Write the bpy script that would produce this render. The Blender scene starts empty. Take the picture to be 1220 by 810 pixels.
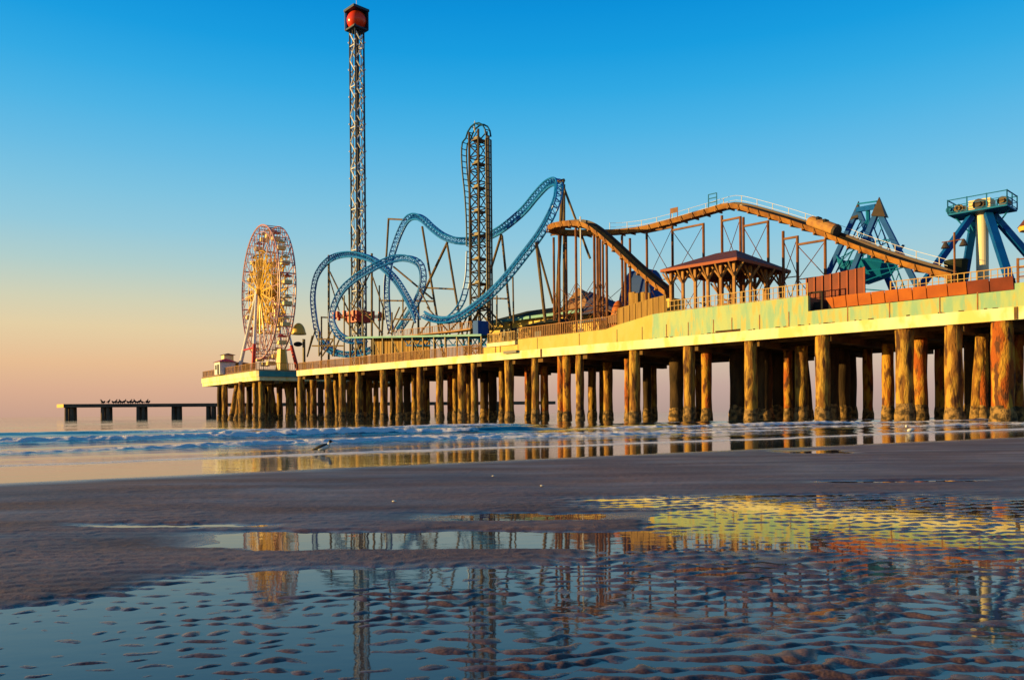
import bpy, math, random
import numpy as np
from mathutils import Vector
random.seed(7)
R = math.radians
sc = bpy.context.scene
COL = sc.collection
# ------------------------------------------------------------------ site frame
# camera eye 1 m above the water; the pier face is a vertical plane running out to sea
F = 950.0; CX = 610.0; HY = 491.8; ROLL = 0.0085
A = Vector((39.2, 62.0, 0)); U = Vector((-.6922, .7217, 0)); WV = Vector((.7217, .6922, 0))
def ray(px, py):
    a = px-CX; b = HY-py; c, s = math.cos(ROLL), math.sin(ROLL)
    return Vector((a*c+b*s, F, -a*s+b*c))
def at(px, py, w):
    """survey point: where a sight line meets the vertical plane w metres behind the pier face"""
    r = ray(px, py); t = (w+A.dot(WV))/(r.x*WV.x+r.y*WV.y)
    return Vector((r.x*t, r.y*t, 1+r.z*t))
def atY(px, py, Y):
    r = ray(px, py); t = Y/r.y
    return Vector((r.x*t, Y, 1+r.z*t))
def L(s, w, z): return Vector((A.x+U.x*s+WV.x*w, A.y+U.y*s+WV.y*w, z))
def sw(p):
    d = Vector((p.x, p.y, 0))-A; return d.dot(U), d.dot(WV)
UP = Vector((0, 0, 1))
# ------------------------------------------------------------------ materials
def mat(name, c, rough=.6, metal=0, c2=None, scale=3, stretch=(1, 1, 1), lo=.4, hi=.62, bump=0, bscale=20, c3=None, s3=1.5, emit=None, spec=.25):
    c = tuple(x*.86 for x in c); c2 = c2 and tuple(x*.86 for x in c2); c3 = c3 and tuple(x*.86 for x in c3)
    m = bpy.data.materials.new(name); m.use_nodes = True; nt = m.node_tree; n = nt.nodes
    b = n['Principled BSDF']; b.inputs['Base Color'].default_value = (*c, 1)
    b.inputs['Roughness'].default_value = rough; b.inputs['Metallic'].default_value = metal
    b.inputs['Specular IOR Level'].default_value = spec
    tc = n.new('ShaderNodeTexCoord'); mp = n.new('ShaderNodeMapping'); mp.inputs['Scale'].default_value = stretch
    nt.links.new(tc.outputs['Object'], mp.inputs['Vector'])
    def noise(sca, det=6):
        t = n.new('ShaderNodeTexNoise'); t.inputs['Scale'].default_value = sca; t.inputs['Detail'].default_value = det
        nt.links.new(mp.outputs[0], t.inputs['Vector']); return t
    last = None
    if c2:
        t = noise(scale); r = n.new('ShaderNodeValToRGB'); r.color_ramp.elements[0].position = lo; r.color_ramp.elements[1].position = hi
        r.color_ramp.elements[0].color = (*c, 1); r.color_ramp.elements[1].color = (*c2, 1)
        nt.links.new(t.outputs['Fac'], r.inputs[0]); last = r.outputs[0]
        if c3:
            t3 = noise(s3, 8); r3 = n.new('ShaderNodeValToRGB'); r3.color_ramp.elements[0].position = .52; r3.color_ramp.elements[1].position = .62
            nt.links.new(t3.outputs['Fac'], r3.inputs[0])
            mx = n.new('ShaderNodeMix'); mx.data_type = 'RGBA'; mx.inputs['B'].default_value = (*c3, 1)
            nt.links.new(r3.outputs[0], mx.inputs['Factor']); nt.links.new(last, mx.inputs['A']); last = mx.outputs['Result']
        nt.links.new(last, b.inputs['Base Color'])
    if bump:
        t = noise(bscale); bp = n.new('ShaderNodeBump'); bp.inputs['Strength'].default_value = bump; bp.inputs['Distance'].default_value = .1
        nt.links.new(t.outputs['Fac'], bp.inputs['Height']); nt.links.new(bp.outputs[0], b.inputs['Normal'])
    return m
M = dict(
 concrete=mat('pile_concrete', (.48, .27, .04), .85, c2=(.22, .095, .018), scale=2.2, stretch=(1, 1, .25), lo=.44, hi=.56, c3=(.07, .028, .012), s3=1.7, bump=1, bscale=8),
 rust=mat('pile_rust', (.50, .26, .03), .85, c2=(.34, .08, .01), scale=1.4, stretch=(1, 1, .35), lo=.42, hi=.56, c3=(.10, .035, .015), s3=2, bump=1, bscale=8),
 darkpile=mat('shade_rust_brown', (.085, .048, .018), .9, c2=(.035, .02, .01), scale=1.2, stretch=(1, 1, .3), bump=.5, bscale=6),  # piles with the under-deck shade put into their colour; also the rust stains
 barn=mat('marine_growth', (.34, .20, .07), .95, c2=(.06, .04, .02), scale=2.2, lo=.4, hi=.6, bump=1, bscale=7),
 beamw=mat('cream_paint', (.80, .76, .46), .6, c2=(.76, .68, .34), scale=.5, stretch=(1, 1, .5), c3=(.74, .58, .18), s3=.6),
 green=mat('faded_green_paint', (.38, .48, .20), .6, c2=(.24, .43, .27), scale=1.3, stretch=(1, 1, .22), lo=.45, hi=.62, c3=(.46, .42, .12), s3=2.2),
 yfade=mat('faded_yellow_paint', (.50, .41, .07), .6, c2=(.40, .43, .11), scale=.7, stretch=(1, 1, .4), lo=.45, hi=.6, c3=(.55, .38, .06), s3=1.1),
 boxg=mat('grey_metal', (.20, .18, .13), .6),
 yellowp=mat('yellow_paint', (.75, .50, .08), .6, c2=(.6, .38, .06), scale=.6),
 teal=mat('teal_paint', (.03, .22, .26), .5, c2=(.04, .30, .30), scale=.8),
 soffit=mat('shade_dark_concrete', (.20, .11, .035), .9, c2=(.08, .045, .02), scale=.5),  # base darkened to deepen the shade below the deck
 deck=mat('deck_boards', (.22, .14, .08), .8, c2=(.16, .10, .06), scale=2),
 rail=mat('brown_railing', (.36, .15, .035), .6, c2=(.24, .09, .02), scale=2),
 railw=mat('pale_railing', (.55, .50, .45), .5),
 railg=mat('tan_railing', (.48, .29, .08), .6),
 blue=mat('blue_track_paint', (.0, .14, .48), .4, c2=(.0, .18, .56), scale=1, spec=.4),
 deepblue=mat('blue_steel', (.0, .07, .30), .6, c2=(.0, .085, .36), scale=.8, spec=.15),
 tealstl=mat('teal_steel', (.0, .14, .32), .6, spec=.15),
 sup=mat('bronze_steel', (.17, .11, .035), .5, c2=(.11, .065, .022), scale=1),
 darkst=mat('dark_steel', (.06, .045, .035), .5),
 bluedk=mat('dark_blue_track', (.0, .055, .11), .5),
 tealdk=mat('dark_teal_roof', (.01, .10, .12), .6, spec=.1),
 bronze=mat('dark_bronze_steel', (.065, .04, .02), .5, c2=(.045, .028, .014), scale=1),
 brown=mat('rust_brown_steel', (.22, .08, .02), .6, c2=(.13, .04, .012), scale=.8),
 trough=mat('flume_orange', (.36, .15, .022), .6, c2=(.20, .07, .012), scale=.8),
 troughd=mat('flume_far_shade', (.07, .04, .03), .6),  # far wall of the chute, its shade put into the dark colour
 white=mat('white_steel', (.75, .74, .72), .4),
 cream=mat('cream_steel', (.78, .68, .42), .45),
 redp=mat('red_paint', (.55, .04, .02), .4),
 ball=mat('orange_red_ball', (.75, .05, .01), .25),
 gondola=mat('pale_yellow_paint', (.78, .60, .25), .5),
 gold=mat('gold_paint', (.75, .45, .06), .4),
 pink=mat('rose_steel', (.52, .27, .28), .45),
 navy=mat('navy_panel', (.02, .035, .06), .5),
 orange=mat('orange_panel', (.48, .12, .01), .5, c2=(.38, .085, .01), scale=.6),
 redbrown=mat('dark_red_panel', (.22, .035, .012), .6, c2=(.15, .025, .01), scale=.6),
 roofm=mat('maroon_roof', (.10, .03, .03), .7, c2=(.14, .045, .035), scale=1.5, stretch=(1, 1, 1)),
 fasc=mat('red_fascia', (.32, .06, .015), .6),
 roofd=mat('dark_roof', (.03, .035, .022), .9, spec=.05),
 wood=mat('post_timber', (.42, .21, .05), .7, c2=(.32, .14, .05), scale=1.5),
 fencew=mat('golden_boards', (.36, .20, .035), .7, c2=(.25, .13, .025), scale=3, stretch=(1, 1, .1)),
 tan=mat('tan_canvas', (.34, .18, .08), .8), bluec=mat('blue_canvas', (.01, .05, .22), .7),
 black=mat('flat_black', (.015, .013, .012), .8), plum=mat('slate_blue_canvas', (.06, .06, .12), .8),
 jetty=mat('jetty_concrete', (.15, .10, .065), .9, c2=(.09, .06, .04), scale=.3),
 bird=mat('dark_feathers', (.02, .018, .018), .7), birdw=mat('white_feathers', (.7, .68, .64), .7), bill=mat('orange_bill', (.4, .12, .03), .5),
 shell=mat('shell_white', (.6, .55, .48), .5),
 lampm=mat('lamp_glass', (.6, .55, .4), .2),
)
# ------------------------------------------------------------------ mesh building
class MB:
    def __init__(s): s.v = []; s.f = []
    def add(s, vs, fs):
        b = len(s.v); s.v += [tuple(v) for v in vs]; s.f += [tuple(i+b for i in f) for f in fs]; return s
    def tube(s, p, q, r, r2=None, n=6, cap=True):
        p = Vector(p); q = Vector(q); d = q-p
        if d.length < 1e-6: return s
        d.normalize(); a = d.cross(UP if abs(d.z) < .95 else Vector((1, 0, 0))).normalized(); b = d.cross(a); r2 = r if r2 is None else r2
        vs = [c+(a*math.cos(2*math.pi*i/n)+b*math.sin(2*math.pi*i/n))*rr for c, rr in ((p, r), (q, r2)) for i in range(n)]
        fs = [(i, (i+1) % n, n+(i+1) % n, n+i) for i in range(n)]
        if cap: fs += [tuple(range(n-1, -1, -1)), tuple(range(n, 2*n))]
        return s.add(vs, fs)
    def path(s, pts, r, n=6):
        N = len(pts); vs = []; fs = []
        for k, p in enumerate(pts):
            d = (pts[min(k+1, N-1)]-pts[max(k-1, 0)]).normalized()
            ref = UP if abs(d.z) < .9 else WV
            a = d.cross(ref).normalized(); b = d.cross(a)
            if k and a.dot(pa) < 0: a = -a; b = -b
            pa = a
            vs += [p+(a*math.cos(2*math.pi*i/n)+b*math.sin(2*math.pi*i/n))*r for i in range(n)]
        for k in range(N-1):
            fs += [(k*n+i, k*n+(i+1) % n, (k+1)*n+(i+1) % n, (k+1)*n+i) for i in range(n)]
        fs += [tuple(range(n-1, -1, -1)), tuple(range((N-1)*n, N*n))]
        return s.add(vs, fs)
    def bar(s, p, q, w, h, ref=UP):
        p = Vector(p); q = Vector(q); d = (q-p)
        if d.length < 1e-6: return s
        d.normalize()
        if abs(d.dot(ref)) > .97: ref = U if abs(d.dot(U)) < .9 else WV
        a = d.cross(ref).normalized(); b = a.cross(d)
        o = [a*(-w/2)+b*(-h/2), a*(w/2)+b*(-h/2), a*(w/2)+b*(h/2), a*(-w/2)+b*(h/2)]
        return s.add([p+x for x in o]+[q+x for x in o], [(3, 2, 1, 0), (4, 5, 6, 7), (0, 1, 5, 4), (1, 2, 6, 5), (2, 3, 7, 6), (3, 0, 4, 7)])
    def prism(s, poly, z0, z1):
        n = len(poly); zt = z1 if isinstance(z1, (list, tuple)) else [z1]*n; zb = z0 if isinstance(z0, (list, tuple)) else [z0]*n
        return s.add([(p[0], p[1], b) for p, b in zip(poly, zb)]+[(p[0], p[1], t) for p, t in zip(poly, zt)],
                     [tuple(range(n-1, -1, -1)), tuple(range(n, 2*n))]+[(i, (i+1) % n, n+(i+1) % n, n+i) for i in range(n)])
    def pbox(s, s0, s1, w0, w1, z0, z1):      # box square to the pier
        q = [L(s0, w0, 0), L(s0, w1, 0), L(s1, w1, 0), L(s1, w0, 0)]
        return s.prism([(p.x, p.y) for p in q][::(1 if (s1-s0)*(w1-w0) > 0 else -1)], z0, z1)
    def wall(s, pts, zb, zt, w0, w1):         # a wall along the pier with a stepped / sloping top: pts = s values
        for i in range(len(pts)-1):
            a, b = pts[i], pts[i+1]
            q = [L(a, w0, 0), L(a, w1, 0), L(b, w1, 0), L(b, w0, 0)]
            s.prism([(p.x, p.y) for p in q], [zb[i], zb[i], zb[i+1], zb[i+1]], [zt[i], zt[i], zt[i+1], zt[i+1]])
        return s
    def ball(s, c, rx, ry=None, rz=None, n=12, m=8, rot=0, top=1.0, pitch=0):
        ry = ry or rx; rz = rz or rx; c = Vector(c); vs = []; fs = []
        for j in range(m+1):
            t = math.pi*j/m*top
            for i in range(n):
                a = 2*math.pi*i/n; x = rx*math.sin(t)*math.cos(a); y = ry*math.sin(t)*math.sin(a); z = rz*math.cos(t)
                x, z = x*math.cos(pitch)-z*math.sin(pitch), x*math.sin(pitch)+z*math.cos(pitch)
                vs.append(c+Vector((x*math.cos(rot)-y*math.sin(rot), x*math.sin(rot)+y*math.cos(rot), z)))
        for j in range(m):
            for i in range(n): fs.append((j*n+i, (j+1)*n+i, (j+1)*n+(i+1) % n, j*n+(i+1) % n))
        return s.add(vs, fs)
    def build(s, name, m, parent=None, base=None, smooth=False, label=None):
        me = bpy.data.meshes.new(name); o = bpy.data.objects.new(name, me); COL.objects.link(o)
        og = Vector(parent['_o']) if parent is not None else Vector(base or (0, 0, 0))
        me.from_pydata([(v[0]-og.x, v[1]-og.y, v[2]-og.z) for v in s.v], [], s.f); me.materials.append(m); me.update()
        if smooth: me.polygons.foreach_set('use_smooth', [True]*len(me.polygons))
        if parent is not None: o.parent = parent
        else: o.location = og
        o['_o'] = tuple(og)
        if label: o['label'] = label
        return o
def tag(o, label, cat, group=None, kind=None):
    o['label'] = label; o['category'] = cat
    if group: o['group'] = group
    if kind: o['kind'] = kind
    return o
def thing(name, label, cat, loc, group=None):
    o = bpy.data.objects.new(name, None); COL.objects.link(o); o.location = loc; o['_o'] = tuple(loc); o.empty_display_size = .3
    return tag(o, label, cat, group)
def catmull(P, k=8):
    P = [P[0]*2-P[1]]+list(P)+[P[-1]*2-P[-2]]; out = []
    for i in range(1, len(P)-2):
        a, b, c, d = P[i-1:i+3]
        for j in range(k):
            t = j/k; out.append(.5*((2*b)+(c-a)*t+(2*a-5*b+4*c-d)*t*t+(-a+3*b-3*c+d)*t**3))
    out.append(P[-2]); return out
def resample(P, step):
    out = [P[0]]; acc = 0
    for a, b in zip(P, P[1:]):
        l = (b-a).length
        while acc+l >= step:
            t = (step-acc)/l; a = a+(b-a)*t; l = (b-a).length; out.append(a); acc = 0
        acc += l
    return out
def railing(mb, pts, h=1.1, post=2.4, bal=.35, r=.05, br=.03, mid=False):
    pts = [Vector(p) for p in pts]
    for a, b in zip(pts, pts[1:]):
        l = (b-a).length; d = (b-a)/l
        mb.bar(a+UP*h, b+UP*h, .09, .07); mb.bar(a+UP*.12, b+UP*.12, .06, .05)
        if mid: mb.bar(a+UP*h*.55, b+UP*h*.55, .05, .05)
        n = max(1, round(l/post))
        for i in range(n+1): p = a+d*l*i/n; mb.bar(p, p+UP*(h+.06), .09, .09)
        if bal:
            n = max(1, round(l/bal))
            for i in range(1, n): p = a+d*l*i/n; mb.bar(p+UP*.1, p+UP*h, br*2, br*2)
    return mb
def lattice(mb, c0, c1, ax, ay, wx, wy, step, r, rl=None):
    """four-leg lattice mast from c0 up to c1"""
    rl = rl or r*.5; H = (c1-c0).length; n = max(1, round(H/step)); k = [(-1, -1), (1, -1), (1, 1), (-1, 1)]
    P = lambda i, j: c0+(c1-c0)*(i/n)+ax*wx/2*k[j % 4][0]+ay*wy/2*k[j % 4][1]
    for j in range(4): mb.tube(P(0, j), P(n, j), r)
    for i in range(n):
        for j in range(4):
            mb.tube(P(i, j), P(i, j+1), rl, n=4, cap=False)
            mb.tube(P(i, j+(i % 2)), P(i+1, j+1-(i % 2)), rl, n=4, cap=False)
    return mb
# ------------------------------------------------------------------ camera, light, sky
cd = bpy.data.cameras.new('camera'); cam = bpy.data.objects.new('camera', cd); COL.objects.link(cam); sc.camera = cam
cd.sensor_width = 36; cd.lens = 36*F/1220; cd.shift_y = (HY-405)/1220; cd.clip_start = .05; cd.clip_end = 30000
cam.location = (0, 0, 1); cam.rotation_euler = (R(90), ROLL, 0)
SUN_AZ = R(88)    # measured from straight behind the camera towards the left
SUN_EL = R(8)
sd = Vector((-math.sin(SUN_AZ)*math.cos(SUN_EL), -math.cos(SUN_AZ)*math.cos(SUN_EL), math.sin(SUN_EL)))
sl = bpy.data.lights.new('sun', 'SUN'); so = bpy.data.objects.new('sun', sl); COL.objects.link(so)
sl.energy = 5.0; sl.angle = R(.5); sl.color = (1, .66, .20); so.rotation_euler = sd.to_track_quat('Z', 'Y').to_euler()
w = bpy.data.worlds.new('World'); sc.world = w; w.use_nodes = True; nt = w.node_tree; n = nt.nodes; bg = n['Background']
sky = n.new('ShaderNodeTexSky'); sky.sky_type = 'NISHITA'; sky.sun_disc = False; sky.sun_elevation = SUN_EL
sky.sun_rotation = math.atan2(sd.x, sd.y); sky.air_density = 1.4; sky.dust_density = 1.2; sky.ozone_density = 3
tc = n.new('ShaderNodeTexCoord'); sx = n.new('ShaderNodeSeparateXYZ'); nt.links.new(tc.outputs['Generated'], sx.inputs[0])
def s2l(c): return tuple(((x/255)/12.92 if x/255 <= .04045 else ((x/255+.055)/1.055)**2.4) for x in c)
def skyramp(stops):
    r = n.new('ShaderNodeValToRGB'); r.color_ramp.interpolation = 'B_SPLINE' if False else 'LINEAR'; e = r.color_ramp.elements
    for i, (p, c) in enumerate(stops):
        el = e[i] if i < 2 else e.new(p)
        el.position = p; el.color = (*s2l(c), 1)
    nt.links.new(sx.outputs['Z'], r.inputs[0]); return r
SKL = [(0, (202, 162, 142)), (.03, (220, 175, 146)), (.06, (233, 190, 148)), (.1, (230, 208, 166)), (.13, (212, 210, 182)), (.17, (178, 207, 205)), (.21, (148, 202, 221)), (.25, (126, 196, 226)), (.29, (102, 188, 229)), (.33, (76, 180, 230)), (.37, (48, 170, 229)), (.41, (20, 158, 225)), (.45, (2, 146, 219)), (.49, (0, 132, 208)), (.6, (0, 92, 165)), (1, (2, 50, 105))]
SKR = [(0, (180, 156, 148)), (.03, (196, 168, 158)), (.06, (212, 188, 168)), (.1, (206, 206, 188)), (.13, (190, 208, 202)), (.17, (166, 206, 216)), (.21, (142, 202, 227)), (.25, (122, 196, 229)), (.29, (100, 188, 231)), (.33, (74, 180, 231)), (.37, (46, 170, 229)), (.41, (18, 158, 225)), (.45, (2, 146, 219)), (.49, (0, 132, 208)), (.6, (0, 92, 165)), (1, (2, 50, 105))]
ra, rb = skyramp(SKL), skyramp(SKR)
az = n.new('ShaderNodeMapRange'); az.inputs['From Min'].default_value = -.4; az.inputs['From Max'].default_value = .25; nt.links.new(sx.outputs['X'], az.inputs['Value'])
mx = n.new('ShaderNodeMix'); mx.data_type = 'RGBA'; nt.links.new(az.outputs[0], mx.inputs['Factor']); nt.links.new(ra.outputs[0], mx.inputs['A']); nt.links.new(rb.outputs[0], mx.inputs['B'])
# the clear dawn gradient carries the sky's colour, the physical sky adds its own glow towards the sun
b2 = n.new('ShaderNodeBackground'); nt.links.new(mx.outputs['Result'], b2.inputs[0]); b2.inputs[1].default_value = .52
nt.links.new(sky.outputs[0], bg.inputs[0]); bg.inputs[1].default_value = .003
ad = n.new('ShaderNodeAddShader'); nt.links.new(bg.outputs[0], ad.inputs[0]); nt.links.new(b2.outputs[0], ad.inputs[1]); nt.links.new(ad.outputs[0], n['World Output'].inputs[0])
sc.view_settings.view_transform = 'Standard'; sc.view_settings.look = 'None'; sc.view_settings.gamma = 1; sc.view_settings.exposure = .9
# ------------------------------------------------------------------ noise for terrain
def hsh(i, j, k): 
    h = (i*374761393+j*668265263+k*1274126177) & 0x7fffffff; h = ((h ^ (h >> 13))*1274126177) & 0x7fffffff
    return ((h ^ (h >> 16)) & 0xffff)/65535.0
def vn(x, y, k=0):
    xi = np.floor(x).astype(np.int64); yi = np.floor(y).astype(np.int64); fx = x-xi; fy = y-yi
    fx = fx*fx*(3-2*fx); fy = fy*fy*(3-2*fy)
    return (hsh(xi, yi, k)*(1-fx)+hsh(xi+1, yi, k)*fx)*(1-fy)+(hsh(xi, yi+1, k)*(1-fx)+hsh(xi+1, yi+1, k)*fx)*fy
def fbm(x, y, k=0, o=4):
    s = 0; a = .5; t = 0
    for i in range(o): s = s+a*vn(x*2**i, y*2**i, k+i); t += a; a *= .5
    return s/t*2-1
def ss(a, b, x): t = np.clip((x-a)/(b-a), 0, 1); return t*t*(3-2*t)
NS = np.array((-.53, .848))            # seaward, square to the shoreline
def shore(X, Y): return X*NS[0]+(Y-17.6)*NS[1]
def along(X, Y): return X*NS[1]-(Y-17.6)*NS[0]
def grid_mesh(name, X, Y, Z, m, attr=None):
    nr, nc = X.shape; co = np.stack([X, Y, Z], -1).reshape(-1, 3).astype(np.float32)
    i = np.arange(nr-1)[:, None]*nc+np.arange(nc-1)[None, :]
    q = np.stack([i, i+1, i+nc+1, i+nc], -1).reshape(-1, 4).astype(np.int32)
    me = bpy.data.meshes.new(name); me.vertices.add(len(co)); me.vertices.foreach_set('co', co.ravel())
    me.loops.add(q.size); me.loops.foreach_set('vertex_index', q.ravel()); me.polygons.add(len(q))
    me.polygons.foreach_set('loop_start', np.arange(0, q.size, 4, dtype=np.int32)); me.polygons.foreach_set('use_smooth', np.ones(len(q), bool))
    me.update(); me.validate()
    for an, av in (attr or {}).items():
        a = me.attributes.new(an, 'FLOAT', 'POINT'); a.data.foreach_set('value', av.ravel().astype(np.float32))
    me.materials.append(m); o = bpy.data.objects.new(name, me); COL.objects.link(o); return o
def fan(rows, fine, spread, off):
    u = np.linspace(-1, 1, fine); out = 1+np.array([.06, .15, .3, .5, .9, 1.6, 3, 6, 12]); u = np.concatenate([-out[::-1], u, out])
    Yv = np.asarray(rows)[:, None]+0*u[None, :]; X = u[None, :]*(np.clip(Yv, 0, None)*spread+off); return X, Yv
# ------------------------------------------------------------------ beach
rows = [-300, -120, -50, -20, -8, -3, 0, 1.2, 1.8]; y = 2.1
while y < 60: rows.append(y); y *= 1.0038 if y < 13 else 1.008
rows += [70, 90, 140, 260, 600, 2000]
X, Y = fan(rows, 860, .74, .7)
S = shore(X, Y)
nz = fbm(X*.8, Y*.8, 3); nz2 = fbm(X*2.2, Y*3.5, 9)
base = .019+.010*nz+.004*nz2+.0015*fbm(X*6, Y*9, 14, 3)                                     # damp bare sand
def blob(x0, x1, y0, y1, sx=.4, sy=.12, tilt=0, wob=.12):
    sy = sy*2.2; sx = sx*2; wob = wob+.06         # 1 inside a long pool lying along X
    yy = Y-tilt*X+wob*nz2+wob*.6*nz+.08*fbm(X*5, Y*12, 17, 3); xx = X+.5*nz
    return ss(x0-sx, x0+sx, xx)*(1-ss(x1-sx, x1+sx, xx))*ss(y0-sy, y0+sy, yy)*(1-ss(y1-sy, y1+sy, yy))
# rippled tidal flat: near the camera everywhere, further back on the right
edge = np.interp(X, [-6, -3.2, -2.6, -2.0, -.6, .4, 1.0, 1.7, 2.6, 5.5, 9], [3.6, 3.95, 4.3, 5.0, 5.25, 5.5, 6.6, 8.6, 9.2, 9.0, 9.2])
wet = 1-ss(-.45, .4, Y-edge+.25*nz+.12*nz2)
tongue = blob(.6, 5.8, 8.1, 9.6, .5, .25, -.05)
wet = np.maximum(wet, tongue)
pool = np.maximum.reduce([blob(-2.6, 1.3, 5.85, 6.75, .5, .07, -.035, .05), blob(-3.9, -2.2, 6.75, 7.0, .5, .06, -.12, .03),
    .85*blob(-.75, .9, 7.35, 7.95, .3, .06, -.02, .06), .8*blob(4.2, 6.9, 10.9, 11.3, .4, .05, 0, .05), .7*blob(2.4, 4.6, 9.3, 9.5, .4, .04, 0, .04),
    .9*blob(6.3, 8.1, 18.4, 20.2, .3, .3, 0, .1), .5*blob(-2.2, .5, 4.55, 5.1, .4, .08, -.03, .1)])
mean = .0008-.0042*(1-ss(-1.5, .9, X+.3*nz-.25*(Y-3.5)))
mean = mean-.0006*ss(6.4, 7.2, Y)*(1-ss(3.5, 6.5, X+1.2*nz))*(1-.5*ss(.3, .6, nz2))   # deeper water on the left
mean = mean+.004*ss(5.0, 5.4, Y)*(1-ss(5.6, 5.8, Y))+.003*nz
base = base*(1-wet)+mean*wet
base = base*(1-pool)+(-.014)*pool
# ripple marks
wx = .09*fbm(X*2.1, Y*2.4, 21, 3)+.045*fbm(X*7, Y*6, 33, 3)
ph = (Y+wx)/(.078+.0065*np.clip(Y, 0, 12))-.7*X
row = np.floor(ph+.5)                                            # one crest per whole number
r1 = np.cos(2*np.pi*ph)
rh = hsh(row.astype(np.int64), 7*np.ones_like(row, np.int64), 5)
lx = X/(.12+.08*rh)+rh*9+1.1*fbm(X*3.1, row*3.1, 45, 2)              # each crest breaks into separate domes
dome = .5+.5*np.cos(2*np.pi*lx)
brk = fbm(X*3.4, row*1.7, 51, 3)*.55+fbm(X*1.6, Y*1.9, 57, 3)*.75
rip = np.clip(r1*.5+.5, 0, 1)**1.1*(.34+.44*dome**.8+.66*brk)+.10*fbm(X*9, Y*14, 61, 3)
fine = fbm(X*22, Y*26, 71, 2)
amp = wet*(1-ss(22, 30, Y))
base = base+amp*(.0185*rip-.0055+.0013*fine)+(1-wet)*(1-pool)*(.0030*r1*ss(-.5, .4, nz)+.0026*fine+.002*brk)
# the foreshore falls away under the sea
bar = -.011*S-.006
base = np.where(S > -5, np.minimum(base, np.maximum(bar, -.9)), base)
base = np.where(Y < 0, .06, base)
wetn = np.clip(np.maximum(wet, pool), 0, 1)
Z = base
sand = bpy.data.materials.new('wet_sand'); sand.use_nodes = True; nt = sand.node_tree; n = nt.nodes; b = n['Principled BSDF']
tc = n.new('ShaderNodeTexCoord'); 
def nn(sca, det, st=(1, 1, 1)):
    mp = n.new('ShaderNodeMapping'); mp.inputs['Scale'].default_value = st; nt.links.new(tc.outputs['Object'], mp.inputs[0])
    t = n.new('ShaderNodeTexNoise'); t.inputs['Scale'].default_value = sca; t.inputs['Detail'].default_value = det; nt.links.new(mp.outputs[0], t.inputs['Vector']); return t
t1 = nn(.5, 8, (.5, 1.4, 1)); rr = n.new('ShaderNodeValToRGB'); e = rr.color_ramp.elements
e[0].position = .35; e[0].color = (.118, .066, .056, 1); e[1].position = .68; e[1].color = (.225, .132, .102, 1); nt.links.new(t1.outputs['Fac'], rr.inputs[0])
t2 = nn(90, 6); r2 = n.new('ShaderNodeMapRange'); r2.inputs['From Min'].default_value = .3; r2.inputs['From Max'].default_value = .7; r2.inputs['To Min'].default_value = .5; r2.inputs['To Max'].default_value = 1.45; nt.links.new(t2.outputs['Fac'], r2.inputs[0])
mm = n.new('ShaderNodeVectorMath'); mm.operation = 'SCALE'; nt.links.new(rr.outputs[0], mm.inputs[0]); nt.links.new(r2.outputs[0], mm.inputs['Scale'])
nt.links.new(mm.outputs[0], b.inputs['Base Color'])
t3 = nn(.7, 6, (.4, 1.6, 1)); r3 = n.new('ShaderNodeMapRange'); r3.inputs['From Min'].default_value = .35; r3.inputs['From Max'].default_value = .65; r3.inputs['To Min'].default_value = .42; r3.inputs['To Max'].default_value = .72; b.inputs['Specular IOR Level'].default_value = .32
nt.links.new(t3.outputs['Fac'], r3.inputs[0]); gp = n.new('ShaderNodeNewGeometry'); gz = n.new('ShaderNodeSeparateXYZ'); nt.links.new(gp.outputs['Position'], gz.inputs[0])
wz = n.new('ShaderNodeMapRange'); wz.inputs['From Min'].default_value = .001; wz.inputs['From Max'].default_value = .012; wz.inputs['To Min'].default_value = .35; wz.inputs['To Max'].default_value = 1; nt.links.new(gz.outputs['Z'], wz.inputs[0])
wd = n.new('ShaderNodeMapRange'); wd.inputs['From Min'].default_value = .010; wd.inputs['From Max'].default_value = .030; wd.inputs['To Min'].default_value = .62; wd.inputs['To Max'].default_value = 1; nt.links.new(gz.outputs['Z'], wd.inputs[0])   # sand soaked by the pools is darker than the drained bar
md = n.new('ShaderNodeVectorMath'); md.operation = 'SCALE'; nt.links.new(mm.outputs[0], md.inputs[0]); nt.links.new(wd.outputs[0], md.inputs['Scale']); nt.links.new(md.outputs[0], b.inputs['Base Color'])
wm_ = n.new('ShaderNodeMath'); wm_.operation = 'MULTIPLY'; nt.links.new(r3.outputs[0], wm_.inputs[0]); nt.links.new(wz.outputs[0], wm_.inputs[1]); nt.links.new(wm_.outputs[0], b.inputs['Roughness'])
bp = n.new('ShaderNodeBump'); bp.inputs['Strength'].default_value = .45; bp.inputs['Distance'].default_value = .007; t4 = nn(70, 8)
nt.links.new(t4.outputs['Fac'], bp.inputs['Height']); nt.links.new(bp.outputs[0], b.inputs['Normal'])
o = grid_mesh('beach_sand', X, Y, Z, sand); o['kind'] = 'structure'; o['label'] = 'damp purple brown beach sand with ripple marks'
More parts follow.
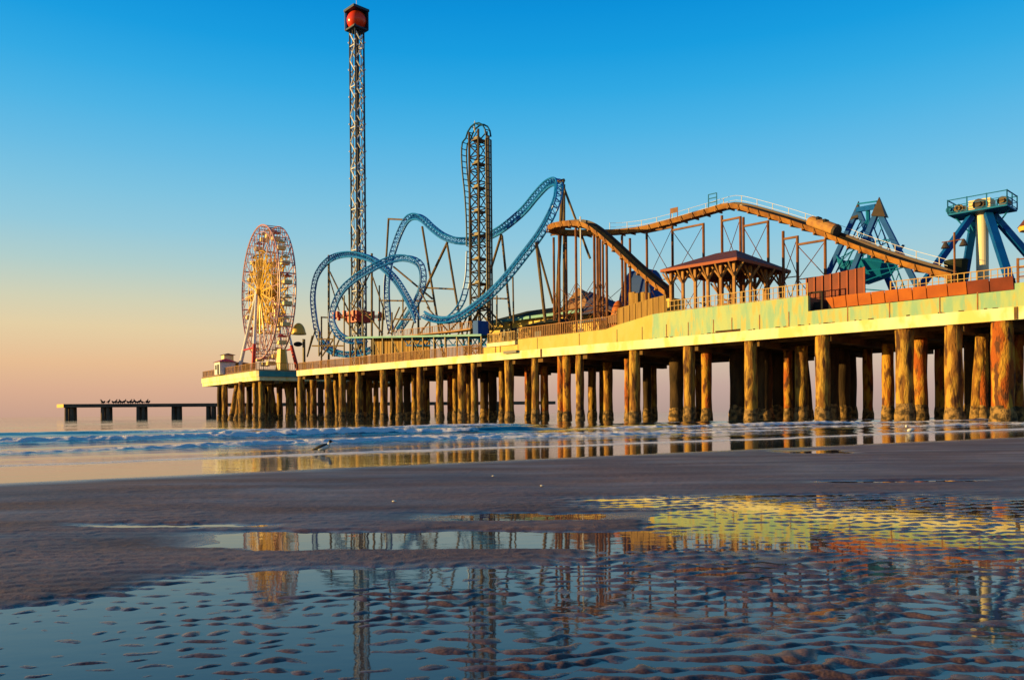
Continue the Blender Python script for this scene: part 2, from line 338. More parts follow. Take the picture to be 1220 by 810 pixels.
# standing water in the pools: one level sheet the sand rises through
def water(name, c, rough, bs, bd, foam=False, spec=.5):
    m = bpy.data.materials.new(name); m.use_nodes = True; nt = m.node_tree; n = nt.nodes; b = n['Principled BSDF']
    b.inputs['Base Color'].default_value = (*c, 1); b.inputs['Roughness'].default_value = rough; b.inputs['IOR'].default_value = 1.33
    tc = n.new('ShaderNodeTexCoord'); last = None
    for sca, dist, st in bs:
        mp = n.new('ShaderNodeMapping'); mp.inputs['Scale'].default_value = st; mp.inputs['Rotation'].default_value = (0, 0, R(-32)); nt.links.new(tc.outputs['Object'], mp.inputs[0])
        t = n.new('ShaderNodeTexNoise'); t.inputs['Scale'].default_value = sca; t.inputs['Detail'].default_value = 4; nt.links.new(mp.outputs[0], t.inputs['Vector'])
        bp = n.new('ShaderNodeBump'); bp.inputs['Distance'].default_value = dist; bp.inputs['Strength'].default_value = bd; nt.links.new(t.outputs['Fac'], bp.inputs['Height'])
        if last: nt.links.new(last, bp.inputs['Normal'])
        last = bp.outputs[0]
        if foam:
            ch = n.new('ShaderNodeAttribute'); ch.attribute_name = 'chop'; mu = n.new('ShaderNodeMath'); mu.operation = 'MULTIPLY'; mu.inputs[1].default_value = bd
            nt.links.new(ch.outputs['Fac'], mu.inputs[0]); nt.links.new(mu.outputs[0], bp.inputs['Strength'])
    if last: nt.links.new(last, b.inputs['Normal'])
    if foam:
        at_ = n.new('ShaderNodeAttribute'); at_.attribute_name = 'foam'
        t = n.new('ShaderNodeTexNoise'); t.inputs['Scale'].default_value = 9; t.inputs['Detail'].default_value = 10; t.inputs['Roughness'].default_value = .7; nt.links.new(tc.outputs['Object'], t.inputs['Vector'])
        tb_ = n.new('ShaderNodeTexNoise'); tb_.inputs['Scale'].default_value = 1.3; tb_.inputs['Detail'].default_value = 5; nt.links.new(tc.outputs['Object'], tb_.inputs['Vector'])
        s0_ = n.new('ShaderNodeMath'); s0_.operation = 'MULTIPLY_ADD'; s0_.inputs[1].default_value = 1.1; s0_.inputs[2].default_value = -.55; nt.links.new(tb_.outputs['Fac'], s0_.inputs[0])
        s1_ = n.new('ShaderNodeMath'); s1_.operation = 'ADD'; nt.links.new(at_.outputs['Fac'], s1_.inputs[0]); nt.links.new(s0_.outputs[0], s1_.inputs[1])
        s = n.new('ShaderNodeMath'); s.operation = 'ADD'; nt.links.new(s1_.outputs[0], s.inputs[0]); nt.links.new(t.outputs['Fac'], s.inputs[1])
        b.inputs['Specular IOR Level'].default_value = .36
        mr = n.new('ShaderNodeMapRange'); mr.inputs['From Min'].default_value = .95; mr.inputs['From Max'].default_value = 1.15; nt.links.new(s.outputs[0], mr.inputs[0])
        fb = n.new('ShaderNodeBsdfPrincipled'); fb.inputs['Base Color'].default_value = (.95, .88, .84, 1); fb.inputs['Roughness'].default_value = .8
        fp = n.new('ShaderNodeBump'); fp.inputs['Distance'].default_value = .15; fp.inputs['Strength'].default_value = 1; nt.links.new(t.outputs['Fac'], fp.inputs['Height']); nt.links.new(fp.outputs[0], fb.inputs['Normal'])
        ms = n.new('ShaderNodeMixShader'); nt.links.new(mr.outputs[0], ms.inputs[0]); nt.links.new(b.outputs[0], ms.inputs[1]); nt.links.new(fb.outputs[0], ms.inputs[2])
        nt.links.new(ms.outputs[0], n['Material Output'].inputs[0])
    return m
pw = water('pool_water', (.045, .042, .046), .03, [(3, .003, (1, 2, 1))], .35)
mb = MB(); a, c = Vector((-60, 1.2)), Vector((60, 1.2))
# seaward edge of the sheet runs inside the sand bar, parallel to the shore
def shy(x, s): return (s-x*NS[0])/NS[1]+17.6
mb.add([(-14, -6, 0), (30, -6, 0), (30, shy(30, -2.2), 0), (-14, shy(-14, -2.2), 0)], [(0, 1, 2, 3)])
o = mb.build('tide_pool_water', pw); o['kind'] = 'structure'
# ------------------------------------------------------------------ sea
rows = [-200, -60, -10, 0, 3]; y = 5.0
while y < 130: rows.append(y); y *= 1.0038
while y < 20000: rows.append(y); y *= 1.06
X, Y = fan(rows, 620, .74, 3)
S = shore(X, Y); T = along(X, Y)
Z = np.zeros_like(X); foam = np.zeros_like(X)
for s0, am, wl, ws, br, k in [(4.6, .07, .35, 1.4, .8, 1), (7.6, .03, .3, 1.2, .3, 8), (11.6, .14, .5, 2.2, 1, 2), (14.8, .08, .5, 1.6, .6, 12), (21.5, .31, .8, 3.0, 1, 3), (26, .14, .7, 2.5, .3, 13), (34, .25, 1.0, 3.6, .5, 4), (50, .10, 2.5, 5, .0, 5), (70, .12, 4, 7, 0, 6), (98, .12, 5, 9, 0, 7)]:
    c = s0+.9*fbm(T/11+k*7, T*0+k, k, 3)*min(1.6, s0/9)+.25*fbm(T/2.2, T*0+k, k+40, 2)
    x = S-c; am2 = am*(.65+.7*fbm(T/9+k, T*0+3, k+20, 2))
    prof = np.where(x < 0, np.exp(-(x/wl)**2), np.exp(-(x/ws)**2)); Z += am2*prof
    bk = ss(-.35, .25, fbm(T/14+k*3, T*0+9, k+60, 2)+br-.45)
    fm = ss(-1.0*wl-.5, -.6*wl, x)*(1-ss(-.1*wl, .3*wl, x))*bk*min(1, br+.2)
    if k in (2, 3, 12, 13, 4): fm = np.maximum(fm, .36*ss(-2.6, -1.2, x)*(1-ss(-1, -.3, x))*bk)
    foam = np.maximum(foam, fm)
chop = ss(2, 14, S)
Z += .014*chop*fbm(X*.7, Y*1.1, 90, 3)*(1-ss(100, 300, Y)) + foam**2*(.015+.06*fbm(X*4.2, Y*3.4, 95, 4)+.05*fbm(X*1.1, Y*.9, 96, 2))*ss(6, 14, S)
foam = foam*1.0
Z = Z*(1-ss(150, 400, Y))-.006*(1-ss(0, 2, S))*0
Z = np.where(S < -1.0, -.25, Z)
seam = water('sea_water', (.015, .035, .032), .06, [(1.1, .05, (.7, 1.8, 1)), (5, .010, (.8, 1.6, 1))], .5, foam=True)
o = grid_mesh('sea', X, Y, Z, seam, {'foam': foam, 'chop': .28+.42*ss(1, 7, S)+.9*ss(42, 110, S)}); o['kind'] = 'structure'; o['label'] = 'calm sea with small breaking waves'
# ------------------------------------------------------------------ main pier
Z0, Z1, DK = 7.92, 8.92, 8.90
S0, S1, WD = -16., 112.4, 28.
pier = thing('pier', 'long amusement pier deck with cream edge beam on many thick round pilings', 'pier', L(50, 14, 0))
MB().pbox(S0, S1, 0, .7, Z0, Z1).build('edge_beam', M['beamw'], pier)
MB().pbox(S0, S1, WD-.7, WD, Z0, Z1).build('edge_beam', M['beamw'], pier)
MB().pbox(S0, S1, .703, WD-.703, 8.25, DK).build('deck', M['deck'], pier)
def sof(px, w=0.): return sw(at(px, 440, w))[0]
BENTS = [-12, -6.5, .7, 4.3, 8.2, 15.4, 22.6, 29.6, 36.8, 44.9, 52.2, 57.2, 63.8, 70, 75.8, 81.4, 86.5, 92.2, 97.3, 101.8, 106.5, 111.2]
mb = MB()
for s in BENTS:
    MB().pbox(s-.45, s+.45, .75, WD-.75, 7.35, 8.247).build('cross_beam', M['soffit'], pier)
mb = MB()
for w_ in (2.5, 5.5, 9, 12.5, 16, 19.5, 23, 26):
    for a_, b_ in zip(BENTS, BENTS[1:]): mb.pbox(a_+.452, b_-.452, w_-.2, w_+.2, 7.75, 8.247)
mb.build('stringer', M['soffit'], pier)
def pile(x, y, r, m='concrete', top=7.36, tilt=(0, 0), parent=None, collar=1.35):
    p0 = Vector((x, y, -1.2)); p1 = Vector((x+tilt[0], y+tilt[1], top)); mb = MB(); n = 14; N = 12; vs = []; fs = []
    k = random.random()*50
    for j in range(N+1):
        t = j/N; c = p0.lerp(p1, t)
        for i in range(n):
            a = 2*math.pi*i/n; rr = r*(1+.035*math.sin(3*a+j*.9+k)+.03*math.sin(7*j+k+2*a))
            vs.append(c+Vector((math.cos(a)*rr, math.sin(a)*rr, 0)))
    for j in range(N): fs += [(j*n+i, j*n+(i+1) % n, (j+1)*n+(i+1) % n, (j+1)*n+i) for i in range(n)]
    fs.append(tuple(range(N*n, N*n+n))); mb.add(vs, fs); o = mb.build('piling', M[m], parent, smooth=True)
    if collar:
        mb = MB(); vs = []; fs = []; N = 7; z0 = -1.0; z1 = collar*(.85+.4*random.random())
        for j in range(N+1):
            t = j/N; z = z0+(z1-z0)*t; c = p0.lerp(p1, (z+1.2)/(top+1.2)); g = r*(1.03+.16*math.sin(min(1, t*1.15)*math.pi)**.5 if j < N else 1.0)
            for i in range(n):
                a = 2*math.pi*i/n; rr = g*(1+random.uniform(-.05, .06)); vs.append(c+Vector((math.cos(a)*rr, math.sin(a)*rr, random.uniform(-.06, .06) if j == N else 0)))
        for j in range(N): fs += [(j*n+i, j*n+(i+1) % n, (j+1)*n+(i+1) % n, (j+1)*n+i) for i in range(n)]
        mb.add(vs, fs).build('marine_growth', M['barn'], o, smooth=True)
    return o
front = [(1195, .82, 'rust'), (1136.5, .68, 'concrete'), (1078, .72, 'concrete'), (980.5, .66, 'concrete'), (895, .64, 'concrete'), (821.5, .62, 'concrete'), (756.5, .62, 'concrete'), (691, .5, 'concrete'), (669, .5, 'rust'), (675.5, .5, 'rust'), (638, .5, 'concrete'), (607, .6, 'concrete'), (565.5, .5, 'concrete'), (550.6, .6, 'concrete'), (524, .55, 'concrete'), (501.5, .6, 'concrete'), (476, .55, 'concrete'), (457.5, .6, 'concrete'), (428, .62, 'concrete'), (408, .6, 'concrete'), (391, .6, 'concrete'), (359, .62, 'concrete')]
for px, r, m in front:
    p = at(px, 470, .85); pile(p.x, p.y, r, m, top=7.92, parent=pier)
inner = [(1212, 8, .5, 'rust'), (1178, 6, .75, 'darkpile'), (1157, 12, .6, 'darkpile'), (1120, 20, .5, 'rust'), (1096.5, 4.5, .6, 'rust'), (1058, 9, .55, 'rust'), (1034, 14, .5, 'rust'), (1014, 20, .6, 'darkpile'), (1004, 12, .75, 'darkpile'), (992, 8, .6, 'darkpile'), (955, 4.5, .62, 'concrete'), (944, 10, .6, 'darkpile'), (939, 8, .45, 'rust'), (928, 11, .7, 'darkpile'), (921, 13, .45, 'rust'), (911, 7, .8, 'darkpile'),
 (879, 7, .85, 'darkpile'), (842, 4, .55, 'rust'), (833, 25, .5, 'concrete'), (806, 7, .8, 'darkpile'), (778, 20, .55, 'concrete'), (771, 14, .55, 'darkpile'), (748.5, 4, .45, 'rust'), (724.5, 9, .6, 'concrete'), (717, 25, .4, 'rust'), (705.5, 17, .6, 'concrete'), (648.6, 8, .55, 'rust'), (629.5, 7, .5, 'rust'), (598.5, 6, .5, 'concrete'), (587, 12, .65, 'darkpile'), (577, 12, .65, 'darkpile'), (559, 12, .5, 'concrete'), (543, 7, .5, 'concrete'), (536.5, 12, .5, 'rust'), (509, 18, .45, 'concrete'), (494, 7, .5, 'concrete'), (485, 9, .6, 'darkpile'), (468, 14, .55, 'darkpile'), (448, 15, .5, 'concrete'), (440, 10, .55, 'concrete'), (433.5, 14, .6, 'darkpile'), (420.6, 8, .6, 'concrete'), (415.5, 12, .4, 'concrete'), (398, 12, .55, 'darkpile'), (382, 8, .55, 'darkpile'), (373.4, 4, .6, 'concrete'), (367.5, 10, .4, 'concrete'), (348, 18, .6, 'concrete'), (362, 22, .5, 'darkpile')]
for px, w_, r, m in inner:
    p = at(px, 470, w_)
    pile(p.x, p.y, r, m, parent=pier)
p = at(1171, 470, 4.5); pile(p.x, p.y, .42, 'rust', parent=pier)
p = at(1162, 500, 4.5); q = at(1170, 390, 4.5); pile(p.x, p.y, .5, 'concrete', tilt=(q.x-p.x, q.y-p.y), parent=pier)
p = at(404, 500, 5); q = at(400, 450, 5); pile(p.x, p.y, .5, 'concrete', tilt=(q.x-p.x, q.y-p.y), parent=pier)
p = at(966, 500, 6); q = at(957, 440, 6); pile(p.x, p.y, .4, 'darkpile', tilt=(q.x-p.x, q.y-p.y), parent=pier)
# beam joints and a grey drain box on the cream edge
for px in (667.5-22.6, 1211): s = sof(px); MB().pbox(s-.12, s+.12, -.06, -.001, Z0+.02, Z1-.02).build('joint_plate', M['soffit'], pier)
s = sof(609); MB().pbox(s-1.3, s+1.1, -.35, -.003, Z0+.75, Z1+.1).build('drain_box', M['boxg'], pier)
# raised parapet: pale green wall on the beam
par = thing('parapet_wall', 'tall pale green peeling parapet wall stepping along the pier edge', 'wall', L(30, .3, Z1))
sv = [sof(x) for x in (963, 794, 777, 735, 722, 617)]
MB().wall(sv[:3], [Z1]*3, [11.66, 11.66, 11.6], .06, .5).build('panel', M['green'], par)
MB().wall([sv[2]+.002]+sv[3:], [Z1]*4, [11.6, 10.85, 10.5, 10.4], .06, .5).build('panel', M['yfade'], par, label='yellower panel sloping down to the balcony')
s_r = sof(1209.5)
MB().wall([s_r, sv[0]-.002], [Z1]*2, [10.25, 10.2], .06, .5).build('panel', M['green'], par)
MB().wall([S0, s_r-.003], [Z1]*2, [10.75, 10.75], .03, .5).build('panel', M['green'], par, label='end panel standing a little higher')
mb = MB()
for x in (1165, 1120, 1060, 1010, 940, 905, 872, 850, 820, 794, 765, 735, 690, 640): s = sof(x); mb.pbox(s-.04, s+.04, .03, .06, Z1, 10.35)
mb.build('joint_strip', M['rail'], par)
# stains of rust along the foot of the parapet
mb = MB(); 
for i in range(60):
    s = random.uniform(sof(1190), sof(740)); l = random.uniform(.08, .45)
    if random.random() < .6 or abs(s-sof(867)) < 2: mb.pbox(s, s+l, .045, .061, Z1+.005, Z1+.04+random.random()*.09)
s = sof(867); mb.pbox(s-1.4, s+1.4, .03, .062, Z1+.0, Z1+.24)
mb.build('corroded_edge', M['darkpile'], par)
# yellow wall and balcony block at the end of the parapet
yw = thing('balcony_block', 'small yellow balcony block with cream sill at the low end of the green wall', 'balcony', L(sof(597), 1, Z1))
s_a, s_b, s_c = sv[-1]+.01, sof(612), sof(575)
MB().pbox(s_a, s_c, .1, 2, Z1, 9.75).build('wall', M['yellowp'], yw)
MB().pbox(s_b-.4, sof(581), -.15, 2.3, 9.753, 10.25).build('sill', M['beamw'], yw)
railing(MB(), [L(s_b-.3, 2.2, 10.25), L(s_b-.3, 0, 10.25), L(sof(581)-.1, 0, 10.25), L(sof(581)-.1, 2.2, 10.25)], 1.25, 1.2, .3).build('railing', M['railg'], yw)
mb = MB()
for x in (617, 595.5, 590, 575): s = sof(x)+(.02 if x == 617 else 0); mb.pbox(s-.05, s+.05, .04, .1, Z1, 9.75)
mb.build('pilaster', M['rail'], yw)
# railings along the edge
def rthing(name, label, pts, m, **k):
    t = railing(MB(), pts, **k).build(name, m, base=pts[0]); return tag(t, label, 'railing')
rthing('railing', 'long brown railing on the cream beam beneath the blue coaster loops', [L(sof(571), .3, Z1), L(112.1, .3, Z1)], M['rail'], h=1.35, bal=.3, br=.045)
rthing('railing', 'brown picket railing on the low green wall beside the balcony', [L(sv[5], .3, 10.38), L(sv[4], .3, 10.48), L(sv[3], .3, 10.83)], M['rail'], h=1.45, bal=.3, br=.04)
fw = MB().wall([sof(x) for x in (792.5, 777, 760, 735)], [11.66, 11.6, 11.3, 10.86], [13.55, 13.4, 13.15, 12.75], .2, .3)
for x in range(735, 793, 7): s = sof(x); z = np.interp(x, [735, 760, 777, 792], [10.86, 11.3, 11.6, 11.66]); fw.pbox(s-.03, s+.03, .15, .2, z, z+1.8)
tag(fw.build('board_fence', M['fencew'], base=L(sv[2], .2, 11)), 'solid golden board fence stepping up the ramp left of the pavilion', 'fence')
rthing('railing', 'open railing round the pavilion deck above the tall green wall', [L(sof(961), .3, 11.64), L(sof(793), .3, 11.64)], M['railg'], h=1.2, bal=.5, br=.03, mid=True)
rthing('railing', 'slender tan railing above the orange panels beside the chute foot', [L(-15, 3.2, 11.4), L(sof(1062, 3.2), 3.2, 11.4)], M['railg'], h=1.1, bal=.5, br=.03, mid=True)
# raised terrace behind the parapet
MB_t = MB().pbox(sof(1213), sof(800), .52, 20, DK+.003, 10.3)
tag(MB_t.build('terrace', M['deck'], base=L(30, 10, DK)), 'raised brown terrace behind the green wall carrying pavilion and chute', 'terrace')
MB2 = MB().pbox(sof(961), sof(800), .52, 14, 10.303, 11.6)
tag(MB2.build('platform', M['deck'], base=L(30, 7, 10.3)), 'upper platform floor directly under the pavilion', 'platform')
# dark red corrugated wall, dark recess, orange panels
rw = thing('corrugated_wall', 'rust red corrugated metal screen right of the pavilion railing', 'wall', L(sof(1000), 3, 10.3))
pa, pb = sof(962, 3), sof(1031, 3)
zt1 = at(962, 332, 3).z; zt2 = at(1031, 318, 3).z
MB().wall([pb, pa], [10.31, 10.31], [zt2, zt1], 3, 3.2).build('sheet', M['redbrown'], rw)
mb = MB(); n_ = 7
for i in range(n_+1):
    s = pb+(pa-pb)*i/n_; z = zt2+(zt1-zt2)*i/n_; mb.pbox(s-.06, s+.06, 2.9, 3.0, 10.31, z)
mb.build('upright', M['fasc'], rw)
dk = MB().pbox(sof(982, 1), sof(964, 1), .6, 2.6, 10.31, 10.32)  # black pieces stand in for the shade inside the dark opening
for s in (sof(982, 1), sof(965, 1)): dk.pbox(s-.08, s+.08, .6, .8, 10.32, 12.0)
dk.pbox(sof(982, 1), sof(965, 1), .6, .75, 11.9, 12.05); dk.pbox(sof(981, 1), sof(970, 1), 1, 2, 10.33, 11.1)
tag(dk.build('dark_gap_frame', M['black'], base=L(sof(973), 1, 10.3)), 'black frame and box added to darken the gap at the end of the tall green wall', 'gate')
oc = thing('chute_wall', 'leaning row of orange panels along the top of the low green wall', 'wall', L(sof(1090), .4, 10.25))
xs = [984, 993, 1008, 1022, 1038, 1054, 1070, 1087, 1104, 1129, 1152, 1179, 1208]
for i in range(len(xs)-1):
    a_, b_ = sof(xs[i]), sof(xs[i+1]); g = .035
    mb = MB(); z0 = 10.3
    hh = lambda x: 1.02 if x > 1000 else .95
    if i: P = [L(a_-g, .25, z0), L(b_+g, .25, z0), L(b_+g, .0, z0+hh(xs[i+1])), L(a_-g, .0, z0+hh(xs[i]))]
    else: P = [L(a_-.5, .25, z0), L(b_+g, .25, z0), L(b_+g, .0, z0+.95), L(a_, .0, z0+.95)]
    Q = [p+WV*.12 for p in P]
    mb.add(P+Q, [(0, 1, 2, 3), (7, 6, 5, 4), (0, 4, 5, 1), (1, 5, 6, 2), (2, 6, 7, 3), (3, 7, 4, 0)])
    mb.build('panel', M['redbrown'] if xs[i] >= 1152 else M['orange'], oc)
mb = MB().pbox(sof(1208), sof(985), .5, .6, 10.3, 11.2); mb.build('backing', M['black'], oc)
rp = thing('gate_post', 'tall rust brown gate at the far right edge above the green wall', 'gate', L(sof(1214), .4, 10.75))
mb = MB(); s1, s2 = sof(1212.5), S0+8
mb.pbox(s1-.08, s1+.08, .2, .36, 10.76, 12.7); mb.pbox(s1-4, s1-3.84, .2, .36, 10.76, 12.7)
for z in (11.2, 11.9, 12.55): mb.pbox(s1-3.84, s1-.08, .24, .32, z, z+.1)
mb.build('frame', M['brown'], rp)
# ------------------------------------------------------------------ pavilion
pv = thing('pavilion', 'open timber pavilion with maroon hipped roof on branching posts', 'pavilion', L(32, 6, 11.6))
zE = at(878, 306.5, 1.2).z; c1 = at(878, 306.5, 1.2); c2 = at(787, 321, 1.2); s_n, s_f = sw(c1)[0], sw(c2)[0]
zE = (c1.z+c2.z)/2; 
w_far = None
for w_ in np.arange(3, 20, .1):   # depth of the roof: far corner of the near end
    if at(943, 308, w_).z >= zE and w_far is None:
        p = L(s_n, w_, zE)
    r_ = L(s_n, w_, 0); pxx = CX+F*r_.x/r_.y
    if pxx > 943: w_far = w_; break
w_far = w_far or 12
wm = (1.2+w_far)/2; zR = zE+2.0; hipd = 3.4
E = [L(s_n, 1.2, zE), L(s_n, w_far, zE), L(s_f, w_far, zE), L(s_f, 1.2, zE)]; Rg = [L(s_n+hipd, wm, zR), L(s_f-hipd, wm, zR)]
MB().add(E+Rg, [(0, 1, 4), (1, 2, 5, 4), (2, 3, 5), (3, 0, 4, 5), (3, 2, 1, 0)]).build('roof', M['roofm'], pv)
mb = MB()
for a_, b_ in zip(E, E[1:]+E[:1]): mb.bar(a_-UP*.16, b_-UP*.16, .12, .3)
mb.build('fascia', M['fasc'], pv)
def ppost(s, w_):
    mb = MB(); b0 = L(s, w_, 11.6); t = L(s, w_, zE-.31); mb.bar(b0, t, .28, .28)
    for d in (U, -U, WV, -WV):
        mb.bar(t-UP*1.5, t-UP*.05+d*1.1, .14, .16)
    mb.build('post', M['wood'], pv)
PX = [795, 811, 828, 845, 861, 879]; 
sA, sB = s_n+.8, s_f-.8
for i in range(6):
    s = sA+(sB-sA)*i/5
    for w_ in (2.0, w_far-.8): ppost(s, w_)
for w_ in (2+(w_far-2.8)/3, 2+2*(w_far-2.8)/3): ppost(sA, w_)
mb = MB()
for a_, b_ in ((sA, sA+3.2), ): 
    pass
cw = MB().pbox(s_n+9, s_n+12.2, 3, 4.5, 11.61, 13.6).build('kiosk', M['yellowp'], base=L(s_n+10, 3.5, 11.6)); tag(cw, 'small golden ticket booth standing inside the pavilion', 'booth')
for i, (ds, dw) in enumerate(((2.5, 4), (6, 6), (14, 5), (17, 3.4))):
    b_ = MB(); b_.pbox(s_n+ds, s_n+ds+1.6, dw, dw+1.2, 11.61, 12.5)
    b_.bar(L(s_n+ds, dw, 12.5), L(s_n+ds+1.6, dw, 13.2), .1, .1); b_.bar(L(s_n+ds, dw+1.2, 12.5), L(s_n+ds+1.6, dw+1.2, 13.2), .1, .1)
    tag(b_.build('queue_barrier', M['brown'], base=L(s_n+ds, dw, 11.6)), ['dark brown barrier nearest the open right end of the pavilion', 'dark brown barrier second from the right end of the pavilion', 'dark brown barrier beyond the golden booth', 'dark brown barrier at the left end inside the pavilion'][i], 'barrier', 'barriers inside the pavilion')
# ------------------------------------------------------------------ log flume chute (rust brown)
fl = thing('flume_ride', 'rust brown log flume with long humped chute on braced steel columns', 'flume ride', L(40, 10, DK))
def chute(pts, wdt=1.5, hgt=.75, step=1.2, zoff=0):
    P = resample(catmull(pts, 10), .8); n_ = len(P); o_ = MB(); i_ = MB(); rb = MB(); prev = None
    for k in range(n_-1):
        a_, b_ = P[k], P[k+1]; 
    def side(k):
        d = (P[min(k+1, n_-1)]-P[max(k-1, 0)]); d.z = 0; d.normalize(); return Vector((-d.y, d.x, 0))
    sec = [(-.5, .5), (-.42, .5), (-.30, -.30), (.30, -.30), (.42, .5), (.5, .5), (.36, -.5), (-.36, -.5)]
    vs = []; fs = []
    for k in range(n_):
        sd_ = side(k)
        for (x_, z_) in sec: vs.append(P[k]+sd_*x_*wdt+UP*z_*hgt)
    m_ = len(sec)
    for k in range(n_-1): fs += [(k*m_+j, k*m_+(j+1) % m_, (k+1)*m_+(j+1) % m_, (k+1)*m_+j) for j in range(m_)]
    rb.add(vs, fs+[tuple(range(m_)), tuple((n_-1)*m_+j for j in range(m_-1, -1, -1))])
    sg_ = lambda k: (1 if side(k).dot(WV) > 0 else -1)
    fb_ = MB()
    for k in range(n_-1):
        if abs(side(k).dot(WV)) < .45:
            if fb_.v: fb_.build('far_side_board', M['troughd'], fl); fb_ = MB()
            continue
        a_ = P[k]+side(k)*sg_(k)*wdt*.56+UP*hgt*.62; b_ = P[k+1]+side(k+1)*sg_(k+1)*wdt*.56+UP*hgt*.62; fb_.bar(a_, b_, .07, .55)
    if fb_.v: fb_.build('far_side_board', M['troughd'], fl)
    for k in range(0, n_, 2):
        sd_ = side(k); rb.bar(P[k]-sd_*wdt*.56-UP*hgt*.62, P[k]+sd_*wdt*.56-UP*hgt*.62, .14, .16); rb.bar(P[k]-sd_*wdt*.53-UP*hgt*.6, P[k]-sd_*wdt*.53+UP*hgt*.5, .07, .07); rb.bar(P[k]+sd_*wdt*.53-UP*hgt*.6, P[k]+sd_*wdt*.53+UP*hgt*.5, .07, .07)
    rb.build('chute', M['trough'], fl); 
    return P, side
WB = 11.0
# back branch climbs to the apex and drops away to the right, swinging nearer the edge
bk_ = [(713, 277.5, 9.5), (735, 277, WB), (765, 273.5, WB), (795, 266.5, WB), (820, 259.5, WB), (845, 252.5, WB), (866, 246.5, WB), (878, 246.5, WB), (900, 252, 10.5), (940, 264, 9.5), (986, 280, 8.5), (1032, 298, 7), (1077, 313.5, 5.8), (1118, 325.5, 5), (1137, 331, 5)]
Pb, sb_ = chute([at(*p) for p in bk_], 1.4, .55)
loop = [(713, 277.5, 9.5), (690, 278, 9), (670, 277.5, 7.8), (659, 274.5, 6), (662, 270, 4.2), (673, 267.5, 3.3), (690, 267, 3), (703, 271, 3), (717, 281, 3), (735, 297, 3), (755, 316, 3), (775, 333.5, 3), (800, 353, 3)]
Pl, sl_ = chute([at(*p) for p in loop], 1.5, .62)
def zat(P, px):
    best = min(P, key=lambda p: abs(CX+F*p.x/p.y-px)); return best
def col(px, py, w_, r=.16, top=None, name='support_column', m='brown', zb=DK):
    t = at(px, py, w_); MB().tube((t.x, t.y, zb), t, r, n=8).build(name, M[m], fl); return t
br = MB()
def xb(a_, b_, lev, r=.045):
    for z0, z1 in lev:
        br.tube((a_.x, a_.y, z0), (b_.x, b_.y, z1), r, n=4); br.tube((a_.x, a_.y, z1), (b_.x, b_.y, z0), r, n=4); br.tube((a_.x, a_.y, z0), (b_.x, b_.y, z0), r*1.3, n=4)
pairs = [((770.5, 276), (801, 267)), ((838, 266), (801, 267)), ((860, 257), (882, 258)), ((885.6, 259), (915, 263)), ((933, 275.5), (950, 281)), ((950, 281), (983, 285))]
pws = [WB, WB, WB, 10.5, 9.8, 8.7]
for (a_, b_), w_ in zip(pairs, pws):
    ta = col(*a_, w_); tb = col(*b_, w_); z = min(ta.z, tb.z); z0 = 11.0; h_ = (z-z0)/2
    xb(ta, tb, [(z0, z0+h_), (z0+h_, z-.2)])
    br.bar((ta.x, ta.y, z-.1), (tb.x, tb.y, z-.1), .22, .22)
# dense cluster of columns under the turn
cl = [(659.6, 283, 6.5), (666, 280, 5), (674.4, 280, 9), (686, 272, 3.4), (707.8, 279, 3.6), (711.5, 281, 6), (714.4, 284, 4.5), (718, 287, 8), (722.7, 290, 3.5), (741, 281, WB), (745, 309, 3.3), (750.5, 284, WB), (770, 334, 3.2)]
ct = [col(*c_) for c_ in cl]
for i, j in ((0, 1), (1, 3), (2, 3), (3, 4), (4, 6), (0, 2), (2, 5), (5, 9), (6, 8), (9, 11)):
    z = min(ct[i].z, ct[j].z); xb(ct[i], ct[j], [(10.5, 14), (14, 17.2)] if z > 17.3 else [(10.5, 13.5)], .04)
br.build('cross_bracing', M['brown'], fl)
c_ = at(691.5, 264, 3.2); MB().tube((c_.x, c_.y, DK), (c_.x, c_.y, c_.z+.6), .1).build('white_pole', M['white'], fl)
# walkway rail on the climb
wk = MB(); Pw = [p for p in Pb if 722 < CX+F*p.x/p.y < 1130]
for k in range(0, len(Pw)-1):
    a_ = Pw[k]+WV*1.1+UP*.35; b_ = Pw[k+1]+WV*1.1+UP*.35
    for h_ in (.55, 1.1): wk.bar(a_+UP*h_, b_+UP*h_, .03, .035)
    if k % 3 == 0: wk.bar(a_, a_+UP*1.12, .06, .06)
    wk.bar(a_, b_, .7, .06)
wk.build('walkway_railing', M['railw'], fl)
p = zat(Pb, 807); sg = MB(); q = p-WV*.9+UP*1.1; sg.bar(q-U*.55, q+U*.55, .06, .6)
sg.bar(q-U*.5-UP*.9, q-U*.5+UP*.3, .07, .07); sg.bar(q+U*.5-UP*.9, q+U*.5+UP*.3, .07, .07); sg.build('sign_board', M['brown'], fl)
p = zat(Pb, 850); sg = MB(); q = p+UP*.3
for dx in (-.55, .55): sg.bar(q+U*dx, q+U*dx+UP*1.7, .09, .09)
for h_ in (.7, 1.2, 1.7): sg.bar(q-U*.55+UP*h_, q+U*.55+UP*h_, .09, .09)
sg.build('gantry', M['tealstl'], fl)
lc = thing('log_boat', 'brown log shaped boat coming down the flume chute', 'flume boat', zat(Pb, 982)+UP*.3)
pa, pb = zat(Pb, 968), zat(Pb, 996)
d = (pb-pa).normalized(); mb = MB()
mb.tube(pa+UP*.75, pb+UP*.75, .62, .62, n=14); mb.ball(pa+UP*.75, .62); mb.build('hull', M['wood'], lc, smooth=False)
mb = MB().tube(pb+UP*.75, pb+UP*.75+d*.25, .68, .6, n=14); mb.build('bow_ring', M['darkst'], lc)
mb = MB(); 
for t in (.3, .6): q = pa.lerp(pb, t)+UP*1.35; mb.bar(q-WV*.45, q+WV*.45, .25, .35)
mb.build('seat', M['black'], lc)
